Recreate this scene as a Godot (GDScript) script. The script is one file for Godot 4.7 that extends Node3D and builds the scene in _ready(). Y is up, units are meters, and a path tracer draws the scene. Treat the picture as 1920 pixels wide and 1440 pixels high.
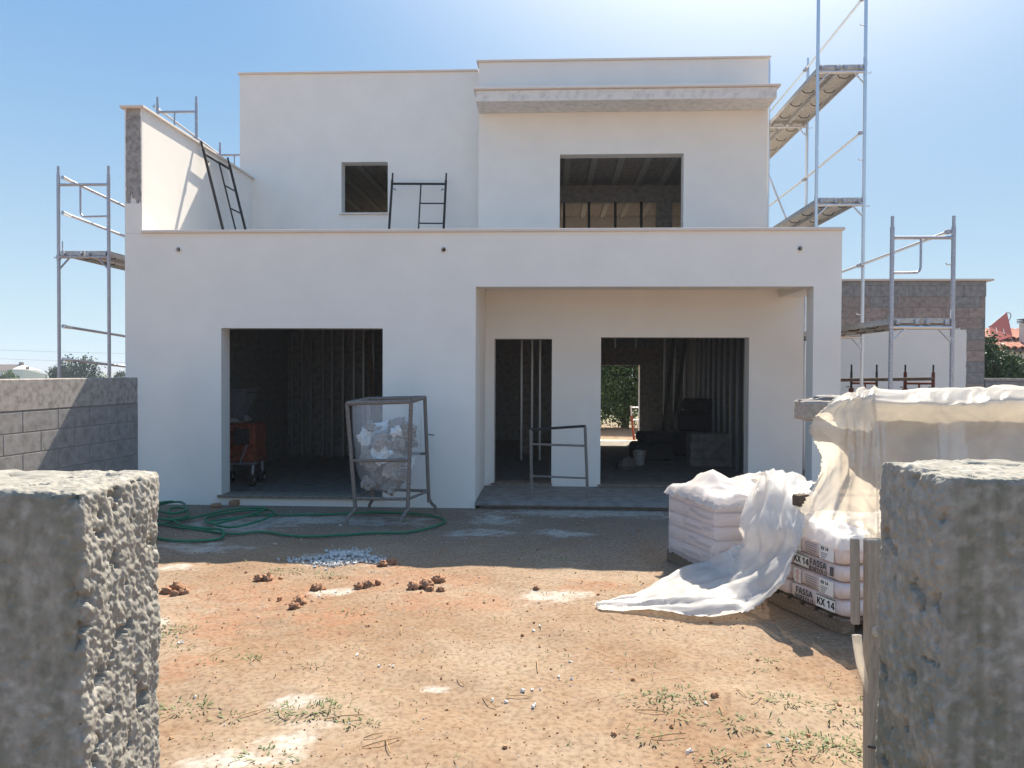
extends Node3D
# A house under construction seen through the gap in a rough front wall. Metres, y up, camera at the origin's foot looking down -z.

var used := {}
var rng := RandomNumberGenerator.new()
var M := {}
var nz := FastNoiseLite.new()
var nc := FastNoiseLite.new()
var nf := FastNoiseLite.new()
var ns := FastNoiseLite.new()

# ------------------------------------------------------------------ nodes
func numbered(called: String) -> String:
	if not used.has(called):
		used[called] = 0
		return called
	used[called] += 1
	return "%s_%03d" % [called, used[called]]

func tag(o, label: String, category: String, group := ""):
	o.set_meta("label", label)
	o.set_meta("category", category)
	if group != "":
		o.set_meta("group", group)
	return o

func thing(called: String, label: String, category: String, at := Vector3.ZERO, turn := 0.0, group := ""):
	var o := Node3D.new()
	o.name = numbered(called)
	add_child(o)
	o.position = at
	o.rotation.y = turn
	return tag(o, label, category, group)

func part(parent, called: String, mesh: Mesh, mat: Material, at := Vector3.ZERO, turn := Vector3.ZERO):
	var o := MeshInstance3D.new()
	o.mesh = mesh
	o.material_override = mat
	o.name = called
	o.position = at
	o.rotation = turn
	parent.add_child(o, true)
	return o

func solo(called: String, label: String, category: String, mesh: Mesh, mat: Material, at := Vector3.ZERO, turn := Vector3.ZERO, group := ""):
	var o := MeshInstance3D.new()
	o.mesh = mesh
	o.material_override = mat
	o.name = numbered(called)
	add_child(o)
	o.position = at
	o.rotation = turn
	return tag(o, label, category, group)

func setting(called: String, mesh: Mesh, mat: Material):
	var o := MeshInstance3D.new()
	o.mesh = mesh
	o.material_override = mat
	o.name = numbered(called)
	add_child(o)
	o.set_meta("kind", "structure")
	return o

# ------------------------------------------------------------------ meshes
func begin(smooth := false) -> SurfaceTool:
	var st := SurfaceTool.new()
	st.begin(Mesh.PRIMITIVE_TRIANGLES)
	st.set_smooth_group(0 if smooth else -1)
	return st

func done(st: SurfaceTool) -> ArrayMesh:
	st.generate_normals()
	return st.commit()

# a convex polygon turned so that it faces away from c
func poly(st: SurfaceTool, p: Array, c: Vector3):
	var n: Vector3 = (p[1] - p[0]).cross(p[2] - p[0])
	var out: bool = n.dot(p[0] - c) > 0.0
	for i in range(1, p.size() - 1):
		st.add_vertex(p[0])
		st.add_vertex(p[i + 1] if out else p[i])
		st.add_vertex(p[i] if out else p[i + 1])

# box with chamfered edges
func box(st: SurfaceTool, a: Vector3, b: Vector3, e := 0.0, xf := Transform3D()):
	var lo := Vector3(minf(a.x, b.x), minf(a.y, b.y), minf(a.z, b.z))
	var hi := Vector3(maxf(a.x, b.x), maxf(a.y, b.y), maxf(a.z, b.z))
	var c := (lo + hi) * 0.5
	var h := (hi - lo) * 0.5
	var cc := xf * c
	var v := func(sx, sy, sz, ax): # corner point that lies on the face of axis ax
		var q := Vector3(sx * (h.x - (0.0 if ax == 0 else e)), sy * (h.y - (0.0 if ax == 1 else e)), sz * (h.z - (0.0 if ax == 2 else e)))
		return xf * (c + q)
	for s in [-1, 1]:
		poly(st, [v.call(s, -1, -1, 0), v.call(s, 1, -1, 0), v.call(s, 1, 1, 0), v.call(s, -1, 1, 0)], cc)
		poly(st, [v.call(-1, s, -1, 1), v.call(1, s, -1, 1), v.call(1, s, 1, 1), v.call(-1, s, 1, 1)], cc)
		poly(st, [v.call(-1, -1, s, 2), v.call(1, -1, s, 2), v.call(1, 1, s, 2), v.call(-1, 1, s, 2)], cc)
	if e <= 0.0:
		return
	for s in [-1, 1]:
		for t in [-1, 1]:
			poly(st, [v.call(s, t, -1, 0), v.call(s, t, 1, 0), v.call(s, t, 1, 1), v.call(s, t, -1, 1)], cc)
			poly(st, [v.call(s, -1, t, 0), v.call(s, 1, t, 0), v.call(s, 1, t, 2), v.call(s, -1, t, 2)], cc)
			poly(st, [v.call(-1, s, t, 1), v.call(1, s, t, 1), v.call(1, s, t, 2), v.call(-1, s, t, 2)], cc)
			for u in [-1, 1]:
				poly(st, [v.call(s, t, u, 0), v.call(s, t, u, 1), v.call(s, t, u, 2)], cc)

func boxm(a: Vector3, b: Vector3, e := 0.0) -> ArrayMesh:
	var st := begin()
	box(st, a, b, e)
	return done(st)

# solid cut into cells along three axes; only faces next to empty cells are drawn
func cells(st: SurfaceTool, xs: Array, ys: Array, zs: Array, full: Callable):
	var nx := xs.size() - 1
	var ny := ys.size() - 1
	var nzz := zs.size() - 1
	var is_full := func(i, j, k): return i >= 0 and j >= 0 and k >= 0 and i < nx and j < ny and k < nzz and full.call((xs[i] + xs[i + 1]) / 2.0, (ys[j] + ys[j + 1]) / 2.0, (zs[k] + zs[k + 1]) / 2.0)
	for i in nx:
		for j in ny:
			for k in nzz:
				if not is_full.call(i, j, k):
					continue
				var a := Vector3(xs[i], ys[j], zs[k])
				var b := Vector3(xs[i + 1], ys[j + 1], zs[k + 1])
				var c := (a + b) / 2.0
				for s in 2:
					var q: Vector3 = a if s == 0 else b
					var d: int = -1 if s == 0 else 1
					if not is_full.call(i + d, j, k):
						poly(st, [Vector3(q.x, a.y, a.z), Vector3(q.x, b.y, a.z), Vector3(q.x, b.y, b.z), Vector3(q.x, a.y, b.z)], c)
					if not is_full.call(i, j + d, k):
						poly(st, [Vector3(a.x, q.y, a.z), Vector3(b.x, q.y, a.z), Vector3(b.x, q.y, b.z), Vector3(a.x, q.y, b.z)], c)
					if not is_full.call(i, j, k + d):
						poly(st, [Vector3(a.x, a.y, q.z), Vector3(b.x, a.y, q.z), Vector3(b.x, b.y, q.z), Vector3(a.x, b.y, q.z)], c)

# wall across x with rectangular holes [x0, x1, y0, y1]
func wall(x0: float, x1: float, y0: float, y1: float, z0: float, z1: float, holes := []) -> ArrayMesh:
	var xs := [x0, x1]
	var ys := [y0, y1]
	for h in holes:
		for k in 2:
			if h[k] > x0 + 0.001 and h[k] < x1 - 0.001 and not xs.has(h[k]):
				xs.append(h[k])
			if h[2 + k] > y0 + 0.001 and h[2 + k] < y1 - 0.001 and not ys.has(h[2 + k]):
				ys.append(h[2 + k])
	xs.sort()
	ys.sort()
	var zs := [minf(z0, z1), maxf(z0, z1)]
	var st := begin()
	cells(st, xs, ys, zs, func(x, y, _z):
		for h in holes:
			if x > h[0] and x < h[1] and y > h[2] and y < h[3]:
				return false
		return true)
	return done(st)

func ring(p: Vector3, d: Vector3, side: Vector3, r: float, n: int) -> Array:
	var up := d.cross(side).normalized()
	var s := up.cross(d).normalized()
	var o := []
	for i in n:
		var a := TAU * i / n
		o.append(p + (s * cos(a) + up * sin(a)) * r)
	return o

# round bar through points; r is a radius or one radius for each point
func tube(st: SurfaceTool, pts: Array, r, n := 8, caps := true):
	var rings := []
	var side := Vector3.ZERO
	for i in pts.size():
		var d: Vector3 = (pts[mini(i + 1, pts.size() - 1)] - pts[maxi(i - 1, 0)]).normalized()
		if side == Vector3.ZERO:
			side = d.cross(Vector3.UP if absf(d.y) < 0.9 else Vector3.RIGHT).normalized()
		side = (side - d * side.dot(d)).normalized()
		rings.append(ring(pts[i], d, side, r[i] if r is Array else r, n))
	for i in rings.size() - 1:
		for k in n:
			var l := (k + 1) % n
			var c: Vector3 = (pts[i] + pts[i + 1]) / 2.0
			poly(st, [rings[i][k], rings[i][l], rings[i + 1][l], rings[i + 1][k]], c)
	if caps:
		poly(st, rings[0], pts[1])
		poly(st, rings[-1], pts[-2])

func tubem(pts: Array, r, n := 8) -> ArrayMesh:
	var st := begin(true)
	tube(st, pts, r, n, false)
	st.set_smooth_group(-1)
	var d: Vector3 = (pts[1] - pts[0]).normalized()
	var e: Vector3 = (pts[-1] - pts[-2]).normalized()
	poly(st, ring(pts[0], d, d.cross(Vector3(0.31, 0.9, 0.2)).normalized(), r[0] if r is Array else r, n), pts[1])
	poly(st, ring(pts[-1], e, e.cross(Vector3(0.31, 0.9, 0.2)).normalized(), r[-1] if r is Array else r, n), pts[-2])
	return done(st)

func curve(pts: Array, per: int) -> Array:
	var o := []
	for i in pts.size() - 1:
		var a: Vector3 = pts[maxi(i - 1, 0)]
		var d: Vector3 = pts[mini(i + 2, pts.size() - 1)]
		for k in per:
			o.append(pts[i].cubic_interpolate(pts[i + 1], a, d, float(k) / per))
	o.append(pts[-1])
	return o

# a smooth sheet through a net of points, wrinkled by noise along its normal
func sheet(net: Array, per: int, wrinkle: float, freq: float, ragged := 0.0, sd := 1) -> ArrayMesh:
	var rows := []
	for r in net:
		rows.append(curve(r, per))
	var cols: int = rows[0].size()
	var g := []
	var tall := 0
	for c in cols:
		var line := []
		for r in rows:
			line.append(r[c])
		var l := curve(line, per)
		tall = l.size()
		g.append(l)
	var st := begin(true)
	var v := []
	for c in cols:
		var l := []
		for r in tall:
			var a: Vector3 = g[mini(c + 1, cols - 1)][r] - g[maxi(c - 1, 0)][r]
			var b: Vector3 = g[c][mini(r + 1, tall - 1)] - g[c][maxi(r - 1, 0)]
			var n := a.cross(b).normalized()
			var p: Vector3 = g[c][r]
			# long folds run down the sheet, broken by a few slanting creases
			var u := float(c) / (cols - 1)
			var t := float(r) / (tall - 1)
			var drift := 0.16 * ns.get_noise_2d(t * 2.2 + sd * 9.0, u * 1.3)
			var fold := 1.0 - absf(ns.get_noise_2d((u + drift) * freq * 2.0 + sd * 13.0, t * 0.9)) * 3.2
			var fine := 1.0 - absf(ns.get_noise_2d((u + drift * 1.4) * freq * 5.5 + sd * 3.0, t * 2.6 + u)) * 3.2
			var slant := 1.0 - absf(ns.get_noise_2d((u - t * 0.8) * freq * 1.4 + sd, (u + t) * 1.6 + 40.0)) * 3.4
			var soft := ns.get_noise_3d(p.x * 2.0 + sd * 5.0, p.y * 1.6, p.z * 2.0)
			var q := p + n * wrinkle * (0.8 * soft + 0.55 * maxf(fold, -0.6) + 0.2 * maxf(fine, -0.5) + 0.35 * maxf(slant, -0.3) * clampf(0.4 + 2.0 * soft, 0.0, 1.0) - 0.2)
			if ragged > 0.0:
				if r == tall - 1:
					q += b.normalized() * ragged * nf.get_noise_1d(c * 9.0 + sd * 31.0)
				if c == 0 or c == cols - 1:
					q += a.normalized() * ragged * nf.get_noise_1d(r * 9.0 + c * 3.0 + sd * 17.0)
			l.append(q)
		v.append(l)
	for c in cols - 1:
		for r in tall - 1:
			for p in [v[c][r], v[c + 1][r], v[c + 1][r + 1], v[c][r], v[c + 1][r + 1], v[c][r + 1]]:
				st.add_vertex(p)
	return done(st)

# lump of clay, stone or crumpled stuff
func lump(r: Vector3, sd: int, rough: float, freq: float, seg := 14, flat := false) -> ArrayMesh:
	var w := FastNoiseLite.new()
	w.seed = sd
	w.frequency = freq
	w.fractal_octaves = 3
	if flat:
		w.noise_type = FastNoiseLite.TYPE_CELLULAR
		w.cellular_return_type = FastNoiseLite.RETURN_CELL_VALUE
	var st := begin(not flat)
	var g := []
	for i in seg + 1:
		var l := []
		for k in seg + 1:
			var th := PI * i / seg
			var ph := TAU * (k % seg) / seg
			var d := Vector3(sin(th) * cos(ph), cos(th), sin(th) * sin(ph))
			if i == 0 or i == seg:
				d = Vector3(0, 1 if i == 0 else -1, 0)
			l.append(d * r * (1.0 + rough * w.get_noise_3dv(d)))
		g.append(l)
	for i in seg:
		for k in seg:
			if i > 0:
				poly(st, [g[i][k], g[i][k + 1], g[i + 1][k + 1]], Vector3.ZERO)
			if i < seg - 1:
				poly(st, [g[i][k], g[i + 1][k + 1], g[i + 1][k]], Vector3.ZERO)
	return done(st)

# block whose skin is pushed in and out by push(p, n)
func rough_block(xs: Array, ys: Array, zs: Array, push: Callable, tint: Callable, edge := 0.012) -> ArrayMesh:
	var st := begin(true)
	var lo := Vector3(xs[0], ys[0], zs[0])
	var hi := Vector3(xs[-1], ys[-1], zs[-1])
	var c := (lo + hi) / 2.0
	var memo := {}
	var at := func(p: Vector3):
		if memo.has(p):
			return memo[p]
		var n := Vector3.ZERO
		for k in 3:
			n[k] = clampf(1.0 - (hi[k] - p[k]) / edge, 0.0, 1.0) - clampf(1.0 - (p[k] - lo[k]) / edge, 0.0, 1.0)
		var l := n.length()
		var q: Vector3 = p
		if l > 1.0: # round the edges off
			q = p - n * edge * (l - 1.0) / l * 0.9
		n = n.normalized()
		q += n * push.call(p, n)
		memo[p] = [q, tint.call(p, n)]
		return memo[p]
	var face := func(us: Array, vs: Array, make: Callable):
		for i in us.size() - 1:
			for j in vs.size() - 1:
				var a = at.call(make.call(us[i], vs[j]))
				var b = at.call(make.call(us[i + 1], vs[j]))
				var d = at.call(make.call(us[i + 1], vs[j + 1]))
				var e = at.call(make.call(us[i], vs[j + 1]))
				var f = make.call(us[i], vs[j])
				var nn: Vector3 = (make.call(us[i + 1], vs[j]) - f).cross(make.call(us[i], vs[j + 1]) - f)
				var order := [a, d, b, a, e, d] if nn.dot(f - c) > 0.0 else [a, b, d, a, d, e]
				for t in order:
					st.set_color(t[1])
					st.add_vertex(t[0])
	for s in 2:
		face.call(xs, ys, func(u, v): return Vector3(u, v, lo.z if s == 0 else hi.z))
		face.call(xs, zs, func(u, v): return Vector3(u, lo.y if s == 0 else hi.y, v))
		face.call(ys, zs, func(u, v): return Vector3(lo.x if s == 0 else hi.x, u, v))
	return done(st)

func steps(a: float, b: float, d: float) -> Array:
	var o := []
	var n := maxi(1, int(round(absf(b - a) / d)))
	for i in n + 1:
		o.append(lerpf(a, b, float(i) / n))
	return o

# ------------------------------------------------------------------ materials
func lin(r: float, g: float, b: float, a := 1.0) -> Color:
	var c := Color(r, g, b).linear_to_srgb()
	c.a = a
	return c

func noise_tex(sd: int, freq: float, dark: float, light := 1.0, kind := FastNoiseLite.TYPE_SIMPLEX_SMOOTH, octaves := 5, size := 512, mid := -1.0, warm := 0.0) -> NoiseTexture2D:
	var n := FastNoiseLite.new()
	n.seed = sd
	n.noise_type = kind
	n.frequency = freq
	n.fractal_octaves = octaves
	n.fractal_gain = 0.6
	var t := NoiseTexture2D.new()
	t.width = size
	t.height = size
	t.seamless = true
	t.noise = n
	var g := Gradient.new()
	g.set_color(0, Color(dark, dark - warm * 0.6, dark - warm))
	g.set_color(1, Color(light, light, light))
	if mid >= 0.0:
		g.add_point(0.5, Color(mid, mid - warm * 0.3, mid - warm * 0.5))
	t.color_ramp = g
	return t

func mat(called: String, r: float, g: float, b: float, rough := 0.9, o := {}) -> StandardMaterial3D:
	var m := StandardMaterial3D.new()
	m.resource_name = called
	m.albedo_color = lin(r, g, b, o.get("alpha", 1.0))
	m.roughness = rough
	m.metallic = o.get("metal", 0.0)
	m.metallic_specular = o.get("spec", 0.4)
	m.cull_mode = BaseMaterial3D.CULL_DISABLED
	if o.has("tex"):
		m.albedo_texture = o.tex
	if o.has("bump"):
		m.heightmap_enabled = true
		m.heightmap_texture = o.bump
		m.heightmap_scale = o.get("bump_cm", 0.2)
	if o.has("rough_tex"):
		m.roughness_texture = o.rough_tex
	m.uv1_triplanar = true
	m.uv1_world_triplanar = o.get("world", true)
	m.uv1_scale = Vector3.ONE * float(o.get("scale", 1.0))
	if o.has("stretch"):
		m.uv1_scale = o.stretch
	if o.has("vertex"):
		m.vertex_color_use_as_albedo = true
	if o.has("alpha"):
		m.transparency = BaseMaterial3D.TRANSPARENCY_ALPHA
	if o.has("back"):
		m.backlight_enabled = true
		m.backlight = o.back
	M[called] = m
	return m

# ------------------------------------------------------------------ measured points
const SHEET_FRONT := [
	[Vector3(1.45, 1.68, -3.64), Vector3(1.603, 1.666, -3.64), Vector3(1.767, 1.674, -3.64), Vector3(1.954, 1.68, -3.64), Vector3(2.116, 1.688, -3.64), Vector3(2.485, 1.695, -3.64)],
	[Vector3(1.424, 1.688, -3.58), Vector3(1.577, 1.677, -3.58), Vector3(1.738, 1.685, -3.58), Vector3(1.922, 1.691, -3.58), Vector3(2.081, 1.696, -3.58), Vector3(2.444, 1.703, -3.58)],
	[Vector3(1.374, 1.679, -3.46), Vector3(1.524, 1.673, -3.46), Vector3(1.68, 1.676, -3.46), Vector3(1.857, 1.682, -3.46), Vector3(2.012, 1.687, -3.46), Vector3(2.362, 1.693, -3.46)],
	[Vector3(1.343, 1.645, -3.38), Vector3(1.476, 1.638, -3.35), Vector3(1.622, 1.635, -3.34), Vector3(1.799, 1.644, -3.35), Vector3(1.943, 1.654, -3.34), Vector3(2.288, 1.66, -3.35)],
	[Vector3(1.345, 1.6, -3.38), Vector3(1.481, 1.593, -3.36), Vector3(1.628, 1.59, -3.35), Vector3(1.8, 1.6, -3.35), Vector3(1.943, 1.606, -3.34), Vector3(2.289, 1.612, -3.35)],
	[Vector3(1.356, 1.527, -3.4), Vector3(1.504, 1.516, -3.41), Vector3(1.653, 1.516, -3.4), Vector3(1.833, 1.521, -3.41), Vector3(1.979, 1.532, -3.4), Vector3(2.324, 1.535, -3.4)],
	[Vector3(1.356, 1.416, -3.38), Vector3(1.506, 1.392, -3.41), Vector3(1.645, 1.397, -3.38), Vector3(1.835, 1.395, -3.41), Vector3(1.97, 1.4, -3.38), Vector3(2.312, 1.403, -3.38)],
	[Vector3(1.365, 1.237, -3.38), Vector3(1.503, 1.235, -3.4), Vector3(1.642, 1.242, -3.37), Vector3(1.831, 1.239, -3.4), Vector3(1.972, 1.244, -3.38), Vector3(2.315, 1.248, -3.38)],
	[Vector3(1.364, 0.994, -3.36), Vector3(1.506, 0.987, -3.4), Vector3(1.641, 0.976, -3.36), Vector3(1.835, 0.992, -3.4), Vector3(1.976, 0.977, -3.38), Vector3(2.319, 1.004, -3.38)],
]
const SHEET_SIDE := [
	[Vector3(1.347, 1.652, -3.66), Vector3(1.389, 1.667, -3.66), Vector3(1.428, 1.679, -3.65), Vector3(1.467, 1.68, -3.64)],
	[Vector3(1.268, 1.646, -3.52), Vector3(1.304, 1.661, -3.52), Vector3(1.362, 1.677, -3.54), Vector3(1.422, 1.687, -3.54)],
	[Vector3(1.188, 1.622, -3.42), Vector3(1.237, 1.639, -3.41), Vector3(1.295, 1.66, -3.4), Vector3(1.378, 1.675, -3.43)],
	[Vector3(1.134, 1.577, -3.41), Vector3(1.195, 1.596, -3.39), Vector3(1.271, 1.624, -3.38), Vector3(1.358, 1.636, -3.38)],
	[Vector3(1.117, 1.521, -3.46), Vector3(1.185, 1.518, -3.41), Vector3(1.26, 1.529, -3.36), Vector3(1.364, 1.529, -3.38)],
	[Vector3(1.178, 1.439, -3.56), Vector3(1.236, 1.445, -3.5), Vector3(1.285, 1.447, -3.4), Vector3(1.369, 1.457, -3.38)],
	[Vector3(1.229, 1.361, -3.62), Vector3(1.273, 1.369, -3.55), Vector3(1.302, 1.375, -3.42), Vector3(1.374, 1.372, -3.38)],
	[Vector3(1.213, 1.264, -3.66), Vector3(1.268, 1.268, -3.58), Vector3(1.31, 1.284, -3.44), Vector3(1.38, 1.282, -3.38)],
	[Vector3(1.174, 1.154, -3.7), Vector3(1.248, 1.152, -3.6), Vector3(1.311, 1.168, -3.45), Vector3(1.386, 1.17, -3.38)],
	[Vector3(1.155, 1.104, -3.7), Vector3(1.242, 1.095, -3.6), Vector3(1.316, 1.09, -3.45), Vector3(1.391, 1.057, -3.38)],
]
const SHEET_TAIL := [
	[Vector3(1.343, 1.122, -3.45), Vector3(1.364, 1.098, -3.4), Vector3(1.387, 1.084, -3.36)],
	[Vector3(1.354, 0.95, -3.45), Vector3(1.37, 0.962, -3.4), Vector3(1.391, 0.972, -3.36)],
	[Vector3(1.365, 0.815, -3.44), Vector3(1.37, 0.832, -3.38), Vector3(1.384, 0.843, -3.34)],
	[Vector3(1.372, 0.729, -3.42), Vector3(1.374, 0.744, -3.37), Vector3(1.385, 0.743, -3.34)],
	[Vector3(1.38, 0.644, -3.4), Vector3(1.377, 0.646, -3.36), Vector3(1.387, 0.642, -3.34)],
	[Vector3(1.386, 0.565, -3.38), Vector3(1.385, 0.568, -3.36), Vector3(1.385, 0.571, -3.34)],
]
const SHEET_SWOOP := [
	[Vector3(1.772, 0.742, -7.3), Vector3(1.933, 0.805, -7.1), Vector3(2.075, 0.825, -6.8), Vector3(2.154, 0.829, -6.5)],
	[Vector3(1.784, 0.87, -6.85), Vector3(1.841, 0.946, -6.65), Vector3(1.932, 0.927, -6.4), Vector3(1.997, 0.91, -6.1)],
	[Vector3(1.66, 0.707, -6.6), Vector3(1.702, 0.86, -6.25), Vector3(1.77, 0.865, -5.95), Vector3(1.866, 0.859, -5.8)],
	[Vector3(1.539, 0.513, -6.45), Vector3(1.604, 0.583, -6.1), Vector3(1.671, 0.653, -5.75), Vector3(1.778, 0.683, -5.6)],
	[Vector3(1.557, 0.362, -6.45), Vector3(1.586, 0.358, -6.1), Vector3(1.639, 0.459, -5.75), Vector3(1.705, 0.5, -5.5)],
	[Vector3(1.478, 0.277, -6.55), Vector3(1.482, 0.208, -6.2), Vector3(1.525, 0.263, -5.8), Vector3(1.57, 0.319, -5.45)],
	[Vector3(1.233, 0.122, -6.7), Vector3(1.286, 0.128, -6.3), Vector3(1.35, 0.131, -5.9), Vector3(1.428, 0.129, -5.55)],
	[Vector3(0.862, 0.079, -6.36), Vector3(0.957, 0.087, -6.15), Vector3(1.059, 0.092, -5.85), Vector3(1.137, 0.072, -5.56)],
	[Vector3(0.582, 0.044, -6.1), Vector3(0.654, 0.037, -6), Vector3(0.718, 0.04, -5.87), Vector3(0.755, 0.046, -5.67)],
	[Vector3(0.366, 0.013, -5.9), Vector3(0.351, 0.015, -5.85), Vector3(0.344, 0.022, -5.8), Vector3(0.364, 0.022, -5.75)],
]
const SHEET_FLAP := [
	[Vector3(1.441, 0.288, -6.5), Vector3(1.485, 0.352, -6.45), Vector3(1.541, 0.36, -6.38)],
	[Vector3(1.433, 0.216, -6.42), Vector3(1.486, 0.261, -6.36), Vector3(1.548, 0.217, -6.3)],
	[Vector3(1.457, 0.131, -6.3), Vector3(1.504, 0.182, -6.22), Vector3(1.552, 0.172, -6.15)],
	[Vector3(1.488, 0.08, -6.15), Vector3(1.511, 0.124, -6.08), Vector3(1.539, 0.138, -6)],
]
const WEEDS := [Vector3(-1.898, 1, -3.993), Vector3(-1.91, 0.8, -3.96), Vector3(-1.256, 1, -3.967), Vector3(-1.192, 0.8, -3.939), Vector3(-1.136, 1, -3.955), Vector3(-2.554, 0.8, -5.183), Vector3(-2.692, 1, -5.31), Vector3(-2.495, 0.6, -5.027), Vector3(-2.346, 0.9, -6.673), Vector3(-2.249, 0.8, -6.734), Vector3(-1.929, 0.8, -6.683), Vector3(-1.796, 0.6, -6.621), Vector3(-1.462, 0.7, -5.605), Vector3(0.529, 0.9, -4.224), Vector3(0.59, 0.6, -4.255), Vector3(0.694, 1, -4.282), Vector3(0.653, 0.7, -4.164), Vector3(0.793, 0.6, -4.199), Vector3(1.258, 0.9, -4.267), Vector3(1.311, 0.8, -4.257), Vector3(0.881, 0.8, -3.939), Vector3(0.976, 1, -3.963), Vector3(0.63, 0.6, -4.015), Vector3(1.27, 1.1, -3.793), Vector3(1.327, 1.3, -3.743), Vector3(1.412, 1, -3.774), Vector3(1.263, 1, -3.662), Vector3(1.629, 0.9, -4.249), Vector3(1.494, 0.8, -4.066), Vector3(-1.268, 0.9, -3.466), Vector3(1.103, 0.8, -3.652), Vector3(0.823, 0.7, -3.586), Vector3(0.5, 0.7, -3.775), Vector3(-1.612, 0.6, -3.883), Vector3(-1.763, 0.5, -4.644), Vector3(-1.844, 0.4, -4.683), Vector3(-1.402, 0.4, -4.58), Vector3(-2.016, 0.4, -4.585), Vector3(-0.003, 0.8, -7.27), Vector3(0.145, 0.7, -7.321), Vector3(-0.161, 0.7, -7.739), Vector3(0.358, 0.7, -8.984), Vector3(-0.611, 0.8, -8.915), Vector3(-1.977, 0.6, -7.017), Vector3(-0.893, 0.4, -3.835), Vector3(1.228, 0.4, -4.697), Vector3(1.339, 0.4, -4.877), Vector3(0.76, 0.6, -3.632), Vector3(-2.447, 0.6, -5.19), Vector3(-2.333, 0.6, -4.838), Vector3(-1.269, 0.8, -3.922), Vector3(-0.969, 0.5, -3.819), Vector3(1.478, 1, -3.751), Vector3(1.202, 0.8, -3.816)]
const STRAWS := [Vector3(0.455, 0, -4.068), Vector3(-0.061, 0, -4.562), Vector3(0.53, 0, -3.723), Vector3(-0.811, 0, -3.592), Vector3(-0.842, 0, -3.617), Vector3(-0.44, 0, -4.323), Vector3(-0.361, 0, -4.255), Vector3(-1.447, 0, -3.955), Vector3(1.167, 0, -4.241), Vector3(1.062, 0, -4.215), Vector3(1.119, 0, -3.704), Vector3(0.847, 0, -4.123), Vector3(-1.085, 0, -3.854), Vector3(-2.053, 0, -4.67), Vector3(-1.294, 0, -3.872), Vector3(-0.723, 0, -3.65), Vector3(-0.055, 0, -4.203), Vector3(-0.955, 0, -5.175), Vector3(0.769, 0, -3.559), Vector3(1.427, 0, -3.621)]
const WHITE_BITS := [Vector3(0.099, 0, -4.491), Vector3(-0.172, 0, -4.266), Vector3(-0.086, 0, -4.307), Vector3(-0.123, 0, -4.098), Vector3(-0.925, 0, -4.583), Vector3(-1.04, 0, -4.602), Vector3(-1.21, 0, -4.766), Vector3(-0.251, 0, -4.137), Vector3(-2.082, 0, -5.694), Vector3(-1.82, 0, -6.014), Vector3(-1.637, 0, -6.114), Vector3(-1.721, 0, -5.962), Vector3(-2.599, 0, -5.126), Vector3(-2.395, 0, -4.931), Vector3(0.644, 0, -3.661), Vector3(1.151, 0, -3.813), Vector3(1.052, 0, -3.727), Vector3(-3.664, 0, -8.546), Vector3(-2.742, 0, -7.801), Vector3(-2.609, 0, -8.063), Vector3(-1.522, 0, -6.728), Vector3(-0.072, 0, -5.338)]
const GRAVEL := [Vector3(-1.934, 0, -7.223)]
const CLODS := [Vector3(-1.088, 0.075, -6.24), Vector3(-0.987, 0.085, -6.278), Vector3(-0.918, 0.075, -6.458), Vector3(-0.947, 0.05, -6.188), Vector3(-0.863, 0.045, -6.194), Vector3(-2.991, 0.08, -6.179), Vector3(-3.003, 0.06, -6.026), Vector3(-2.859, 0.06, -6.02), Vector3(-2.909, 0.045, -5.973), Vector3(-1.429, 0.075, -7.074), Vector3(-1.49, 0.06, -6.972), Vector3(-2.345, 0.07, -6.414), Vector3(-2.399, 0.05, -6.378), Vector3(-1.865, 0.07, -6.236), Vector3(-1.471, 0.075, -6.309), Vector3(-1.533, 0.05, -6.242), Vector3(-1.42, 0.055, -6.376), Vector3(-1.872, 0.075, -5.787), Vector3(-1.87, 0.055, -5.681), Vector3(0.885, 0.03, -4.238), Vector3(-0.109, 0.035, -6.319), Vector3(0.311, 0.022, -3.791)]
const BRICKS := [Vector3(-4.235, 0, -9.799), Vector3(-4.064, 0, -9.971)]
const HOSE_A := [Vector3(-4.38, 0.03, -8.646), Vector3(-4.104, 0.03, -8.456), Vector3(-3.714, 0.03, -8.255), Vector3(-3.331, 0.03, -8.172), Vector3(-3.061, 0.03, -8.218), Vector3(-2.625, 0.03, -8.114), Vector3(-2.196, 0.03, -8.198), Vector3(-1.878, 0.03, -8.301), Vector3(-1.554, 0.03, -8.407), Vector3(-1.361, 0.03, -8.65), Vector3(-1.242, 0.03, -8.901), Vector3(-1.219, 0.03, -9.093), Vector3(-1.366, 0.03, -9.282), Vector3(-1.685, 0.03, -9.466), Vector3(-2.151, 0.03, -9.503), Vector3(-2.628, 0.03, -9.327), Vector3(-3.113, 0.03, -9.223), Vector3(-3.427, 0.04, -9.2), Vector3(-3.697, 0.05, -8.915), Vector3(-3.829, 0.05, -8.716), Vector3(-3.5, 0.04, -8.44), Vector3(-3.299, 0.06, -8.692), Vector3(-3.23, 0.07, -9.047), Vector3(-3.407, 0.06, -9.412), Vector3(-3.723, 0.05, -9.461), Vector3(-3.929, 0.05, -9.164), Vector3(-3.943, 0.06, -8.833), Vector3(-3.748, 0.06, -8.6), Vector3(-3.537, 0.08, -8.831), Vector3(-3.402, 0.09, -9.134), Vector3(-3.497, 0.08, -9.477), Vector3(-3.838, 0.07, -9.416), Vector3(-4.105, 0.05, -8.984), Vector3(-4.276, 0.04, -8.684), Vector3(-4.364, 0.03, -8.496)]
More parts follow.
